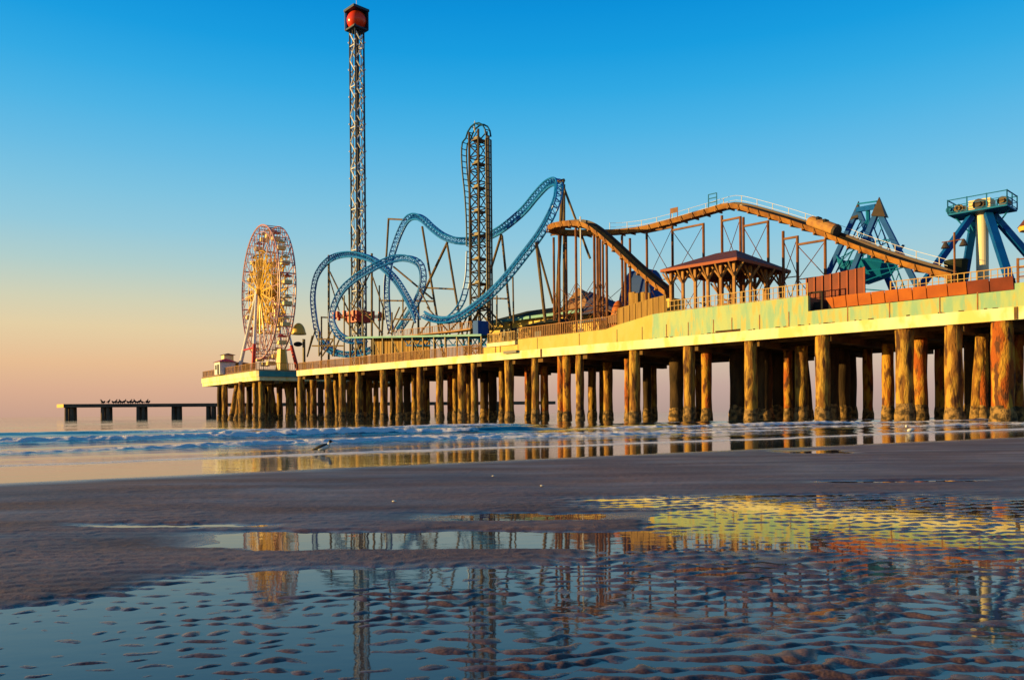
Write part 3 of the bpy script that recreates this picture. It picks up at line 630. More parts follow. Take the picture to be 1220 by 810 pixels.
# ------------------------------------------------------------------ blue steel coaster
co = thing('steel_coaster', 'bright blue steel coaster with loops, curved drops and vertical lift tower', 'roller coaster', L(75, 10, DK))
def track(pts, ref=WV, gauge=1.0, spine=.85, flip=1, rr=.13, rs=.2, lr=.06, ladder=False, name='track'):
    P = resample(catmull(pts, 10), .85); n_ = len(P); Ra = []; Rb = []; Sp = []; prev = None
    for k in range(n_):
        d = (P[min(k+1, n_-1)]-P[max(k-1, 0)]).normalized(); a_ = (ref-d*ref.dot(d)).normalized(); b_ = d.cross(a_)*flip
        if prev is not None and b_.dot(prev) < 0 and False: b_ = -b_
        prev = b_; Ra.append(P[k]+a_*gauge/2+b_*spine/2); Rb.append(P[k]-a_*gauge/2+b_*spine/2); Sp.append(P[k]-b_*spine/2)
    mb = MB(); mb.path(Ra, rr); mb.path(Rb, rr); mb.path(Sp, rs, 8)
    for k in range(n_-1):
        mb.tube(Ra[k], Rb[k], lr, n=4, cap=False)
        mb.tube(Ra[k], Sp[k], lr, n=4, cap=False); mb.tube(Rb[k], Sp[k], lr, n=4, cap=False)
        mb.tube(Sp[k], Ra[k+1], lr, n=4, cap=False); mb.tube(Sp[k], Rb[k+1], lr, n=4, cap=False)
    mb.build(name, M['blue'], co); return P
def aw(l): return [at(*p) for p in l]
NV = (WV-U*.0).normalized()
track(aw([(402, 422, 13), (387, 412, 14), (379, 395, 14), (375, 372, 14), (374, 350, 14), (379, 327, 13.5), (394, 309, 13), (416, 303, 12), (440, 308, 10.5), (456, 319, 10), (470, 333, 9.5), (481, 350, 9), (490, 367, 8), (497, 384, 7.5)]), flip=1)
track(aw([(432, 405, 7), (419, 406, 6), (405, 399, 5), (397, 384, 5), (398, 368, 5), (408, 347, 5), (424, 332, 5.5), (442, 321, 6), (459, 312.5, 7), (476, 307.5, 8), (490, 309, 8.5), (500, 316, 9), (503, 330, 9.5), (500, 347, 10), (493, 363, 10.5), (483, 380, 11), (472, 396, 12)]), flip=1)
track(aw([(468, 396, 14), (464, 380, 14), (462, 357, 14), (462, 336, 14), (465, 316, 14), (471, 295, 14), (478, 276, 13.5), (486, 262, 13), (495, 258, 12.5), (504, 262, 12), (514, 271.5, 12), (527, 281, 12), (543, 286.5, 12.5), (560, 287, 13.5), (578, 283.5, 14), (594, 276, 14), (610, 264.5, 13), (626, 250, 12), (641, 232, 10.5), (653, 220, 9.5), (663, 217, 8), (664, 228, 7), (661, 242, 6.3), (652, 262, 6), (640, 282, 6), (624, 303, 6), (605, 327, 6), (586, 347.5, 6), (567, 363.5, 6.5), (548, 376.5, 7), (530, 381.5, 7.5), (514, 379, 8), (504, 374, 8.5)]), flip=1)
track(aw([(386, 408, 11), (396, 418, 11), (412, 422, 11), (432, 420, 11), (452, 414, 12)]), flip=1)
for a_, b_ in (((372, 400), (366, 425)), ((380, 395), (380, 424)), ((398, 398), (398, 424)), ((406, 400), (396, 424)), ((428, 402), (436, 424)), ((372, 412), (410, 412)), ((384, 424), (400, 400)), ((420, 424), (436, 402))): MB().tube(at(*a_, 9), at(*b_, 9), .15, n=6).build('support_column', M['sup'], co)
for a_, b_, w_ in (((410, 352), (410, 424), 9), ((432, 346), (432, 420), 10), ((467, 372), (467, 414), 9), ((452, 340), (452, 416), 12), ((480, 352), (480, 412), 12), ((476, 366), (462, 398), 10), ((396, 392), (380, 424), 10), ((404, 372), (425, 398), 10), ((378, 404), (396, 404), 9), ((436, 372), (456, 398), 10), ((512, 380), (512, 400), 8), ((524, 384), (528, 400), 8), ((560, 372), (556, 400), 9), ((592, 352), (592, 388), 9), ((575, 362), (600, 388), 10), ((611, 330), (612, 385), 10)): MB().tube(at(*a_, w_), at(*b_, w_), .14, n=6).build('support_column', M['sup'], co)
# lift tower and its hairpin of track
LT = sw(at(571, 350, 9)); cs, cw_ = LT
zt = at(570, 148, 9).z
base_ = L(cs, cw_, DK)
lattice(MB(), base_, L(cs, cw_, zt-1.2), U, WV, 2.1, 1.7, 1.9, .2, .1).build('lift_tower', M['bronze'], co)
z = DK+8
while z < zt-1: MB().pbox(cs-1.1, cs+.4, cw_-1.0, cw_+.9, z, z+.12).pbox(cs-1.1, cs-.2, cw_-1.05, cw_-1.0, z+.12, z+.38).build('service_landing', M['sup'], co); z += 3.6
def ladtrack(pts, m='darkst'):
    P = resample(catmull(pts, 8), .95); A_ = [p-WV*.5 for p in P]; B_ = [p+WV*.5 for p in P]; mb = MB(); mb.path(A_, .13); mb.path(B_, .13)
    for a_, b_ in zip(A_, B_): mb.tube(a_, b_, .07, n=4, cap=False)
    return mb.build('lift_track', M[m], co)
rr_ = 2.35; up = []
zc = zt-rr_
dn = [L(cs-rr_, cw_, z_) for z_ in np.linspace(DK+4.5, zc, 10)]
arc = [L(cs-rr_*math.cos(t), cw_, zc+rr_*math.sin(t)) for t in np.linspace(.3, math.pi-.3, 7)]
lf = aw([(553.5, 172, 9), (552.8, 188, 9), (554, 208, 9), (556.5, 232, 9), (558.5, 265, 9), (559, 300, 9), (557.5, 330, 9), (551, 358, 9), (540, 374, 9), (526, 384, 9)])
ladtrack(dn, 'bronze'); ladtrack([dn[-1]]+arc+lf[:6], 'bluedk'); ladtrack(lf[5:], 'blue')
mb = MB().path([p+U*0 for p in dn], .2, 8); mb.build('lift_spine', M['darkst'], co)
mb = MB().tube(L(cs+.7, cw_, zt-1), L(cs+.7, cw_, zt+.7), .1, .05); mb.tube(L(cs+.2, cw_-.6, zt-1), L(cs+.7, cw_, zt+.6), .08); mb.build('mast', M['cream'], co)
# support columns
def cs_(a_, b_, w_, r=.19, w2=None, m='sup', ground=False):
    p = at(*a_, w_); q = at(*b_, w_ if w2 is None else w2)
    if ground: q = p+(q-p)*((p.z-DK)/(p.z-q.z))
    MB().tube(p, q, r, n=8).build('support_column', M[m], co)
G = dict(ground=True)
cs_((463, 260), (455, 398), 14, **G); cs_((463, 261), (484, 262), 14, .16)
cs_((503, 270), (520, 374), 12.5, **G); cs_((533, 289), (498.5, 362), 12.5, .22); cs_((498.5, 361), (498.5, 400), 12.5, **G); cs_((533, 292), (548, 381), 12.5, **G)
cs_((455, 358), (517, 359), 13.5, .14); cs_((503, 342.7), (541, 344.5), 12.5, .14); cs_((469, 318), (515, 356), 13, .17)
cs_((391.7, 304), (391.7, 400), 13.5, .22, **G); cs_((443, 302), (443, 400), 11, .2, **G); cs_((416, 343), (417, 400), 5.8, .18, **G)
cs_((393, 324), (417, 374), 13, .15); cs_((392, 330), (404, 370), 13, .12); cs_((443, 321), (420, 368), 7, .12); cs_((383, 378), (420, 379), 13, .14); cs_((442, 380), (416, 360), 9, .12)
cs_((383, 377), (383, 420), 13, .16, **G); cs_((376, 392), (366, 425), 13, .14); cs_((444, 330), (457, 368), 11, .12); cs_((500, 345), (512, 368), 9, .12)
cs_((597.5, 279), (582, 330), 13, .2, **G); cs_((598, 281), (606.5, 363), 13, .19, **G); cs_((588, 355.5), (606, 356), 13, .12)
cs_((639, 289), (650, 385), 6.3, .22, **G); cs_((640, 293), (659, 362), 6.8, .16, w2=9); cs_((670.5, 214), (667, 290), 8.5, .24, **G); cs_((672, 220), (672, 300), 9.5, .18, **G); cs_((671.5, 223), (703, 308), 9, .17, w2=10); cs_((664, 217), (672, 215), 8.3, .25)
for a_, b_ in (((466, 398), (484, 366)), ((489, 398), (496, 372)), ((500, 398), (514, 379)), ((548, 381), (530, 400)), ((566, 366), (590, 392)), ((584, 350), (560, 388)), ((470, 380), (492, 381)), ((535, 384), (536, 400)), ((556, 378), (545, 400)), ((509, 366), (535, 396))): cs_(a_, b_, 8.5, .13)
# elevated brake run / station with teal roof edge
stn = thing('coaster_station', 'low coaster station with long teal roof edge and row of bronze posts', 'station', L(75, 5, DK))
sa_, sb2 = sof(575, 2.5), sof(414, 2.5); zn_, zf_ = at(575, 398.3, 2.5).z, at(414, 401.5, 2.5).z
zst = lambda s_: zn_+(zf_-zn_)*(s_-sa_)/(sb2-sa_)
za = zn_
MB().wall([sa_, sb2], [zn_-.16, zf_-.16], [zn_, zf_], 2.3, 7.5).build('roof', M['tealdk'], stn)
MB().wall([sa_-.1, sb2+.1], [zn_-.26, zf_-.26], [zn_+.03, zf_+.03], 2.2, 2.298).build('roof_edge', M['teal'], stn)
k = 0; s = sa_+.3
while s < sb2:
    mb = MB(); z_ = zst(s)-.2; mb.bar(L(s, 2.6, DK), L(s, 2.6, z_), .2, .2); MB().bar(L(s, 7, DK), L(s, 7, z_), .2, .2).build('post', M['sup'], stn)
    if k % 2: mb.bar(L(s, 2.6, DK+.3), L(s+2.6, 2.6, z_-.2), .1, .1)
    mb.build('post', M['sup'], stn); s += 2.65; k += 1
sc0, sc1 = sof(512, 5), sof(446, 5)
scw = MB().wall([sc0, sc1], [DK, DK], [zst(sc0)-.2, zst(sc1)-.2], 5, 5.15)
s = sc0
while s < sc1: scw.pbox(s, s+.1, 4.93, 4.998, DK, zst(s)-.22); s += .8
scw.build('screen_wall', M['fencew'], stn, label='golden brown slatted screen behind the posts')
mb = MB(); s = sa_+.5; k = 0; se = sof(484, 4)
while s < se:
    z_ = zst(s)-.3; mb.tube(L(s, 4, z_-(1.1 if k % 2 else .1)), L(s+1.1, 4, z_-(.1 if k % 2 else 1.1)), .07); k += 1; s += 1.1
mb.tube(L(sa_+.5, 4, zn_-.4), L(se, 4, zst(se)-.4), .1); mb.tube(L(sa_+.5, 4, zn_-1.4), L(se, 4, zst(se)-1.4), .1); mb.build('service_truss', M['blue'], stn)
rthing('railing', 'brown railing climbing over the station roof under the lowest blue track', [L(sof(562, 5), 5, at(562, 391, 5).z), L(sof(540, 5), 5, at(540, 394, 5).z), L(sof(470, 5), 5, zst(sof(470, 5))+.05)], M['rail'], h=1.0, bal=.4, br=.03)
ramp_ = MB().wall([sof(562, 5), sof(540, 5), sof(470, 5)], [at(562, 391, 5).z-.2, at(540, 394, 5).z-.2, zst(sof(470, 5))-.0], [at(562, 391, 5).z, at(540, 394, 5).z, zst(sof(470, 5))+.06], 4.8, 6.2)
tag(ramp_.build('walkway_ramp', M['wood'], base=L(sof(540, 5), 5, za)), 'brown walkway ramp climbing on the station roof', 'ramp')
bt = MB().pbox(sof(573, 4), sof(567, 4), 3.5, 5.5, za, za+2.2); tag(bt.build('control_cabin', M['deepblue'], base=L(sof(570, 4), 4, za)), 'small blue cabin on the station roof beside the tower foot', 'cabin')
# ------------------------------------------------------------------ drop tower
P0 = at(428, 400, 13.5); sT, wT = sw(P0); H_ = at(427, 24, 13.5).z
dt = thing('drop_tower', 'very tall slender lattice drop tower with red ball at its top', 'drop tower', L(sT, wT, DK))
mb = MB(); hw = .95
for a_, b_ in ((-1, -1), (1, -1), (1, 1), (-1, 1)): mb.tube(L(sT+a_*hw, wT+b_*hw, DK), L(sT+a_*hw, wT+b_*hw, H_), .17, n=8)
mb.build('leg_frame', M['navy'], dt)
mb = MB(); z = DK; i = 0
while z < H_-2.5:
    z2 = z+2.6
    for j, (a_, b_, c_, d_) in enumerate(((-1, -1, 1, -1), (1, -1, 1, 1), (1, 1, -1, 1), (-1, 1, -1, -1))):
        p = (sT+a_*hw, wT+b_*hw); q = (sT+c_*hw, wT+d_*hw)
        if i % 2: p, q = q, p
        mb.tube(L(*p, z), L(*q, z2), .14, n=6)
        if i % 3 == 0: mb.tube(L(*p, z), L(*q, z), .12, n=6)
    z = z2; i += 1
mb.build('lacing', M['white'], dt)
mb = MB()
for b_ in (-1, 1): mb.tube(L(sT, wT+b_*hw, DK), L(sT, wT+b_*hw, H_), .09)
mb.pbox(sT-.25, sT+.25, wT-.25, wT+.25, DK, H_); mb.build('guide_rail', M['darkst'], dt)
mb = MB(); z = DK+6
while z < H_-4:
    for a_, b_ in ((-1, -1), (1, -1), (1, 1), (-1, 1)): mb.ball(L(sT+a_*hw*1.12, wT+b_*hw*1.12, z), .2, n=6, m=4)
    z += 5.2
mb.build('lamp', M['white'], dt)
tp = L(sT, wT, H_); MB().ball(tp, 1.85, n=40, m=28).build('ball', M['ball'], dt, smooth=True)
mb = MB(); q = 1.6
mb.pbox(sT-q-.15, sT+q+.15, wT-q-.15, wT+q+.15, H_+1.7, H_+2.15); mb.pbox(sT-q, sT+q, wT-q, wT+q, H_-1.9, H_-1.6)
for a_ in (-1, 1):
    for b_ in (-1, 1):
        if a_ < 0 and b_ < 0: continue
        mb.pbox(sT+a_*q-.15*(a_ > 0), sT+a_*q+.15*(a_ < 0), wT+b_*q-.07, wT+b_*q+.07, H_-1.8, H_+1.8)
        mb.pbox(sT+a_*q-.07, sT+a_*q+.07, wT+b_*q-.15*(b_ > 0), wT+b_*q+.15*(b_ < 0), H_-1.8, H_+1.8)
mb.build('crown_frame', M['navy'], dt)
MB().pbox(sT-q+.1, sT+q-.1, wT+q-.2, wT+q-.1, H_-1.7, H_+1.7).pbox(sT+q-.2, sT+q-.1, wT-q+.2, wT+q-.21, H_-1.7, H_+1.7).build('crown_panel', M['navy'], dt)
MB().tube(tp+UP*1.9, tp+UP*5.2, .05).tube(tp+UP*1.9+U*1, tp+UP*3+U*1, .05).build('antenna', M['white'], dt)
zg = at(430, 378, 13.5).z
car = MB().pbox(sT-1.7, sT+1.7, wT-1.7, wT+1.7, zg-1.1, zg+1.2); car = MB()
for a_ in range(4):
    pass
for a_, b_ in ((-1, 0), (1, 0), (0, -1), (0, 1)):
    if a_: car.pbox(sT+a_*1.2, sT+a_*1.7, wT-1.7, wT+1.7, zg-1.0, zg+1.1)
    else: car.pbox(sT-1.2, sT+1.2, wT+b_*1.2, wT+b_*1.7, zg-1.0, zg+1.1)
cc = car.build('passenger_carriage', M['redp'], dt)
mb = MB()
for i in range(16):
    t = 2*math.pi*i/16; r0, r1 = 1.7, 5.0; d = U*math.cos(t)+WV*math.sin(t); c = L(sT, wT, zg+.2)
    mb.bar(c+d*r0, c+d*r1, .12, .12); mb.bar(c+d*(r1-.3)-UP*.5, c+d*(r1-.3)+UP*.6, .5, .45)
mb.build('seat_arm', M['redp'], cc)
# ------------------------------------------------------------------ end platform (T-head) with the wheel
zh0, zh1, zh2 = 7.3, 8.25, 9.55
e1 = atY(306, 450, 149); e2 = atY(240, 459, 180); e1.z = e2.z = 0
pdir = (e2-e1).normalized(); pin = Vector((-pdir.y, pdir.x, 0)); pin = pin if pin.x > 0 else -pin
e4 = e1+Vector((.80, .60, 0))*34; e3 = e2+pin*36
cor = [e1-0*pdir, e2, e3, e4]
# rounded landward corner
c0 = e1+pdir*2.2; c_1 = e1+(e4-e1).normalized()*1.2
rnd = [c0.lerp(e1, .5).lerp(e1.lerp(c_1, .5), .5) for _ in (0,)]
poly = [c_1, e1.lerp(c_1, .45).lerp(c0, .12), e1.lerp(c0, .45).lerp(c_1, .12), c0, e2, e3, e4]
th = thing('end_platform', 'wide pier head with cream and yellow edge on splayed pilings', 'pier', (e1+e2+e3+e4)/4)
xy = [(p.x, p.y) for p in poly]
cen = sum((Vector((p[0], p[1], 0)) for p in xy), Vector())/len(xy)
def inset(k): return [(p[0]+(cen.x-p[0])*k, p[1]+(cen.y-p[1])*k) for p in xy]
MB().prism(inset(.012), zh0+.2, zh1).build('lower_beam', M['beamw'], th)
MB().prism(xy, zh1+.002, zh2-.25).build('edge_band', M['beamw'], th)
MB().prism(inset(.004), zh2-.248, zh2).build('deck', M['deck'], th)
tp_ = []
for a_, b_ in zip([poly[0], poly[1], poly[2]], [poly[1], poly[2], poly[3]]): tp_.append((a_, b_))
tp_.append((poly[6], poly[0])); mb = MB()
nout = Vector((.6, -.8, 0))
for a_, b_ in tp_[-1:]+tp_[:1]: mb.bar(a_+UP*(zh1+.5)+nout*.05, b_+UP*(zh1+.5)+nout*.05, .12, 1.04)
mb.build('landward_shade_band', M['teal'], th)  # teal laid over the cream band as the shade of its landward side
rl_ = [Vector((p[0], p[1], zh2)) for p in inset(.02)]
rthing('railing', 'brown railing round the edge of the pier head below the wheel', rl_+[rl_[0]], M['rail'], h=1.3, bal=.4, br=.03)
for pxs, Yp, tx in ((268, 168, 0), (274, 166, 1.3), (281, 163, 1.0), (288, 157, 0), (305, 156, 0), (312, 152, 0), (323, 158, 0), (328.5, 160, -.9), (344, 160, 0), (350, 158, -1.2), (283, 182, 0), (297, 176, 0), (333, 172, 0), (318, 182, 0), (262, 185, 0), (356, 172, 0)):
    p = atY(pxs, 480, Yp); pile(p.x, p.y, .6, 'concrete' if Yp < 175 else 'darkpile', top=zh0+.3, tilt=(tx*1.3, 0), parent=th)
for i in range(6):
    a_ = c_1.lerp(e4, .08+i*.17); b_ = a_+pdir*30; MB().bar(Vector((a_.x, a_.y, zh0-.1)), Vector((b_.x, b_.y, zh0-.1)), .7, .58).build('cross_beam', M['soffit'], th)
# Ferris wheel
wc = atY(318.5, 349, 166); Rw = 13.7
fw_ = thing('ferris_wheel', 'tall ferris wheel with red rims and golden spokes on the pier head', 'ferris wheel', (wc.x, wc.y, zh2))
pd = Vector((-.55, .835, 0)).normalized(); axn = Vector((-pd.y, pd.x, 0)); axn = axn if axn.y < 0 else -axn   # towards the camera
hwid = 1.55; NG = 20
def wp(r, t, o_): return wc+pd*(r*math.cos(t))+UP*(r*math.sin(t))+axn*o_
for o_ in (-hwid, hwid):
    mb = MB()
    for r_, q in ((Rw, .16), (Rw-1.35, .09)):
        for i in range(60): mb.tube(wp(r_, 2*math.pi*i/60, o_), wp(r_, 2*math.pi*(i+1)/60, o_), q, n=5, cap=False)
    for i in range(60): mb.tube(wp(Rw, 2*math.pi*i/60, o_), wp(Rw-1.35, 2*math.pi*(i+.5)/60, o_), .06, n=4, cap=False)
    mb.build('rim', M['pink'], fw_)
    mb = MB()
    for r_, q in ((Rw*.62, .09), (Rw*.35, .1), (Rw*.5, .1), (Rw*.2, .12)):
        for i in range(40): mb.tube(wp(r_, 2*math.pi*i/40, o_), wp(r_, 2*math.pi*(i+1)/40, o_), q, n=4, cap=False)
    for i in range(NG):
        t = 2*math.pi*i/NG; 
        mb.tube(wp(.8, t, o_), wp(Rw*.62, t, o_), .2, n=5); mb.tube(wp(Rw*.62, t, o_), wp(Rw*.62, t+math.pi/NG, o_*.4), .09, n=4)
        mb.tube(wp(Rw*.35, t, o_), wp(Rw*.62, t+2*math.pi/NG, o_), .08, n=4); mb.tube(wp(Rw*.35, t, o_), wp(Rw*.62, t-2*math.pi/NG, o_), .08, n=4)
        mb.tube(wp(Rw*.62, t, o_), wp(Rw*.62, t, -o_), .07, n=4)
    mb.build('light_star', M['gold'], fw_)
    for i in range(NG):
        t = 2*math.pi*i/NG; m2 = MB(); m2.tube(wp(Rw*.62, t, o_), wp(Rw, t, o_), .10, n=5); m2.tube(wp(Rw*.62, t, o_), wp(Rw-1.3, t+math.pi/NG, o_), .06, n=4); m2.tube(wp(Rw*.62, t, o_), wp(Rw-1.3, t-math.pi/NG, o_), .06, n=4)
        m2.build('spoke', M['pink'], fw_)
for i in range(40):
    t = 2*math.pi*i/40; MB().tube(wp(Rw, t, -hwid), wp(Rw, t, hwid), .09, n=5).build('rim_crossbar', M['pink'], fw_)
MB().tube(wc-axn*2.4, wc+axn*2.4, .75, n=16).build('hub', M['gold'], fw_)
for i in range(NG):
    t = 2*math.pi*(i+.5)/NG; c = wp(Rw-.45, t, 0)
    mb = MB().tube(c-axn*hwid, c+axn*hwid, .07)
    mb.build('axle_bar', M['pink'], fw_)
    b_ = c-UP*1.3; g = MB(); h2 = .78
    for z0, z1, k_ in ((-.75, .15, 1),):
        q = [b_+pd*x_*h2+axn*y_*h2 for x_, y_ in ((-1, -1), (1, -1), (1, 1), (-1, 1))]; g.prism([(p.x, p.y) for p in q], b_.z-.75, b_.z-.02)
    for x_, y_ in ((-1, -1), (1, -1), (1, 1), (-1, 1)): p = b_+pd*x_*h2*.92+axn*y_*h2*.92; g.bar(p-UP*.05, p+UP*.75, .07, .07)
    gg = g.build('gondola', M['gondola'], fw_)
    r_ = MB(); q = [b_+pd*x_*h2*1.1+axn*y_*h2*1.1+UP*.72 for x_, y_ in ((-1, -1), (1, -1), (1, 1), (-1, 1))]; r_.add(q+[b_+UP*1.3], [(0, 1, 4), (1, 2, 4), (2, 3, 4), (3, 0, 4), (3, 2, 1, 0)]); r_.build('gondola_roof', M['redp'] if i % 3 == 0 else M['gondola'], gg)
zb_ = zh2
for o_, sp in ((1, 5.6), (-1, 5.6)):
    for k_ in (-1, 1):
        top = wc+axn*2.2*o_; ft = Vector((wc.x, wc.y, zb_))+axn*(4.6*o_)+pd*sp*k_
        mid = top.lerp(ft, .66)
        MB().tube(top, mid, .3, .34, n=10).build('leg', M['white'], fw_)
        MB().tube(mid, ft, .36, .4, n=10).build('leg', M['redp'] if not (o_ == 1 and k_ == 1) else M['white'], fw_)
    a_ = (wc+axn*2.2*o_).lerp(Vector((wc.x, wc.y, zb_))+axn*(4.6*o_)+pd*sp, .7); b_ = (wc+axn*2.2*o_).lerp(Vector((wc.x, wc.y, zb_))+axn*(4.6*o_)-pd*sp, .7)
    MB().tube(a_, b_, .18).build('tie_bar', M['redp'], fw_)
# small buildings on the pier head
def house(name, label, cat, c, wid, dep, h, z, wallm, roofm, ax=U, ay=WV, over=.4, rh=1.0, door=True):
    t = thing(name, label, cat, (c.x, c.y, z)); q = [c+ax*x_*wid/2+ay*y_*dep/2 for x_, y_ in ((-1, -1), (1, -1), (1, 1), (-1, 1))]
    if (q[1]-q[0]).cross(q[2]-q[1]).z < 0: q = q[::-1]
    w_ = MB().prism([(p.x, p.y) for p in q], z, z+h).build('wall', M[wallm], t)
    q2 = [Vector((c.x+(p.x-c.x)*(1+over/wid*2), c.y+(p.y-c.y)*(1+over/dep*2), z+h+.003)) for p in q]; e_ = [p-UP*.16 for p in q2]
    rg = [Vector((c.x, c.y, z+h+rh))+ax*wid*.2*k_ for k_ in (-1, 1)]; 
    q3 = q2
    near = sorted(range(4), key=lambda i: (q3[i]-c).dot(ax))
    A_, B_ = rg[0], rg[1]; vs = q3+[A_, B_]
    fs = []
    for i in range(4):
        j = (i+1) % 4; ia = 4 if (q3[i]-c).dot(ax) < 0 else 5; ja = 4 if (q3[j]-c).dot(ax) < 0 else 5
        fs.append((i, j, ja) if ia == ja else (i, j, ja, ia))
    fs.append((3, 2, 1, 0))
    MB().add(vs, fs).build('roof', M[roofm], t)
    if door:
        dc = c-ay*(dep/2+.03)-ax*wid*.2; MB().bar(Vector((dc.x, dc.y, z+.02)), Vector((dc.x, dc.y, z+min(2.1, h*.8))), 1.0, .08, ref=ay).build('door', M['black'], t)
        dc = c-ay*(dep/2+.03)+ax*wid*.22; MB().bar(Vector((dc.x, dc.y, z+h*.4)), Vector((dc.x, dc.y, z+h*.78)), wid*.25, .06, ref=ay).build('window', M['navy'], t)
    return t
house('hut', 'white hut with red roof at the left end of the pier head', 'hut', atY(268, 440, 168), 3.9, 3.2, 2.6, zh2, 'white', 'redp', ax=pdir, ay=pin, rh=.8)
house('booth', 'small golden booth behind the white hut', 'booth', atY(285, 440, 171), 4.5, 3, 2.4, zh2, 'yellowp', 'tan', ax=pdir, ay=pin, rh=.5)
p = atY(271, 424, 172); house('booth', 'narrow upper booth with brown roof above the red roofed hut', 'booth', p, 2.0, 2.0, 4.4, zh2, 'beamw', 'brown', ax=pdir, ay=pin, rh=.4, door=False)
# yellow canopy on a pole, yellow cone slide
sh = thing('shell_canopy', 'yellow domed canopy on grey pole right of the wheel', 'canopy', atY(360, 440, 158)); sh.location.z = zh2; sh['_o'] = tuple(sh.location)
c = atY(356, 398, 158); MB().ball(c, 1.35, 1.35, 2.2, n=16, m=8, top=.5).build('dome', M['gold'], sh, smooth=True)
MB().tube(c-UP*.1, c+UP*.25, 1.45, n=16).build('brim', M['yellowp'], sh)
c = atY(362, 404, 158); MB().tube((c.x, c.y, zh2), c, .3).build('pole', M['sup'], sh)
c = atY(355, 410, 158); MB().ball(c, .9, .7, .5, n=10, m=6).build('hanging_basket', M['black'], sh)
c = atY(336, 432, 160); sl2 = MB(); sl2.tube((c.x, c.y, zh2), (c.x, c.y, zh2+4.6), 1.4, .9, n=6); tag(sl2.build('cone_slide', M['gold'], base=(c.x, c.y, zh2)), 'golden yellow cone tower standing below the wheel', 'slide')
# ------------------------------------------------------------------ other buildings on the deck
def px_house(name, label, cat, x0, x1, ytop, w_, dep, z, wallm, roofm, rh=1.0, over=.5):
    s0, s1 = sof(x1, w_), sof(x0, w_); zt_ = at((x0+x1)/2, ytop, w_).z; c = L((s0+s1)/2, w_+dep/2, 0)
    return house(name, label, cat, c, s1-s0, dep, max(1.5, zt_-z), z, wallm, roofm, rh=rh, over=over)
px_house('pier_shop', 'long yellow shop with dark roof and teal eave behind the lift tower', 'shop', 583, 676, 377.5, 13, 7, DK, 'yellowp', 'roofd', rh=1.5, over=1.0)
tb = MB().pbox(sof(690, 11.8), sof(575, 11.8), 11.8, 12, at(630, 378.5, 11.8).z-.15, at(630, 378.5, 11.8).z+.25); tag(tb.build('awning_edge', M['teal'], base=L(60, 11.9, 12)), 'thin teal awning strip along the eave of the yellow shop', 'awning')
px_house('kiosk', 'small yellow kiosk with teal roof under the flume turn', 'kiosk', 683, 716, 384, 5, 4, DK, 'yellowp', 'teal', rh=.6, over=.5)
px_house('stall', 'low dark stall with slanting roof left of the flume columns', 'stall', 632, 665, 386, 6, 4, DK, 'darkpile', 'roofd', rh=.9, over=.8)
def tent(name, label, x0, x1, yb, yt, w_, dep, m, xa=None, skirt=.5):
    s0, s1 = sof(x1, w_), sof(x0, w_); z1_ = at((x0+x1)/2, yb, w_).z; z2_ = at((x0+x1)/2, yt, w_+dep/2).z; cs2 = (s0+s1)/2 if xa is None else sof(xa, w_+dep/2)
    q = [L(s0, w_, z1_), L(s0, w_+dep, z1_), L(s1, w_+dep, z1_), L(s1, w_, z1_)]; ap = L(cs2, w_+dep/2, z2_); md = [p.lerp(ap, .5)-UP*.25*0 for p in q]
    t = thing(name, label, 'tent', L((s0+s1)/2, w_+dep/2, DK)); MB().add(q+[ap], [(0, 1, 4), (1, 2, 4), (2, 3, 4), (3, 0, 4), (3, 2, 1, 0)]).build('canopy', m, t)
    mb = MB()
    for p in q: mb.tube((p.x, p.y, DK), p, .1)
    mb.build('pole', M['sup'], t)
tent('tent', 'tan pointed canvas tent seen through the flume columns', 667, 704, 368, 343, 13, 7, M['tan'], xa=690)
tent('tent', 'dark slate peaked canopy beside the tan tent', 694, 736, 372, 345, 9, 6, M['plum'], xa=703)
bt_ = thing('blue_tent', 'big dark blue domed tent behind the flume drop', 'tent', L(sof(750, 15), 17, DK))
s0, s1 = sof(775, 14), sof(728, 14); zt_ = at(752, 322, 16).z; mb = MB(); c = L((s0+s1)/2, 17, DK); N = 10; vs = []; fs = []
for j in range(N+1):
    t = j/N*math.pi/2; r_ = (s1-s0)/2*(.35+.65*math.cos(t))*1.0 if j < N else .2; z = DK+(zt_-DK)*math.sin(t)
    for i in range(4): a = math.pi/4+i*math.pi/2; vs.append(c+U*math.cos(a)*r_*1.35+WV*math.sin(a)*r_*1.0+Vector((0, 0, z-DK)))
for j in range(N): fs += [(j*4+i, j*4+(i+1) % 4, (j+1)*4+(i+1) % 4, (j+1)*4+i) for i in range(4)]
MB().add(vs, fs).build('canopy', M['bluec'], bt_)
c = at(737, 356, 5.5); ob = MB().ball((c.x, c.y, 12), 1.0, 1.0, 2.6, n=14, m=10); tag(ob.build('inflatable_figure', M['orange'], base=(c.x, c.y, DK), smooth=True), 'rounded orange inflatable shape left of the golden fence', 'inflatable')
fb = MB()
for i, x in enumerate((753, 759, 765, 771)): s = sof(x, 4.5); fb.pbox(s-.42, s+.42, 4.5, 4.8, DK, at(x, 348, 4.5).z-.1*(i % 2))
tag(fb.build('fence_boards', M['fencew'], base=L(sof(760), 4.5, DK)), 'short golden board screen in front of the blue tent', 'screen')
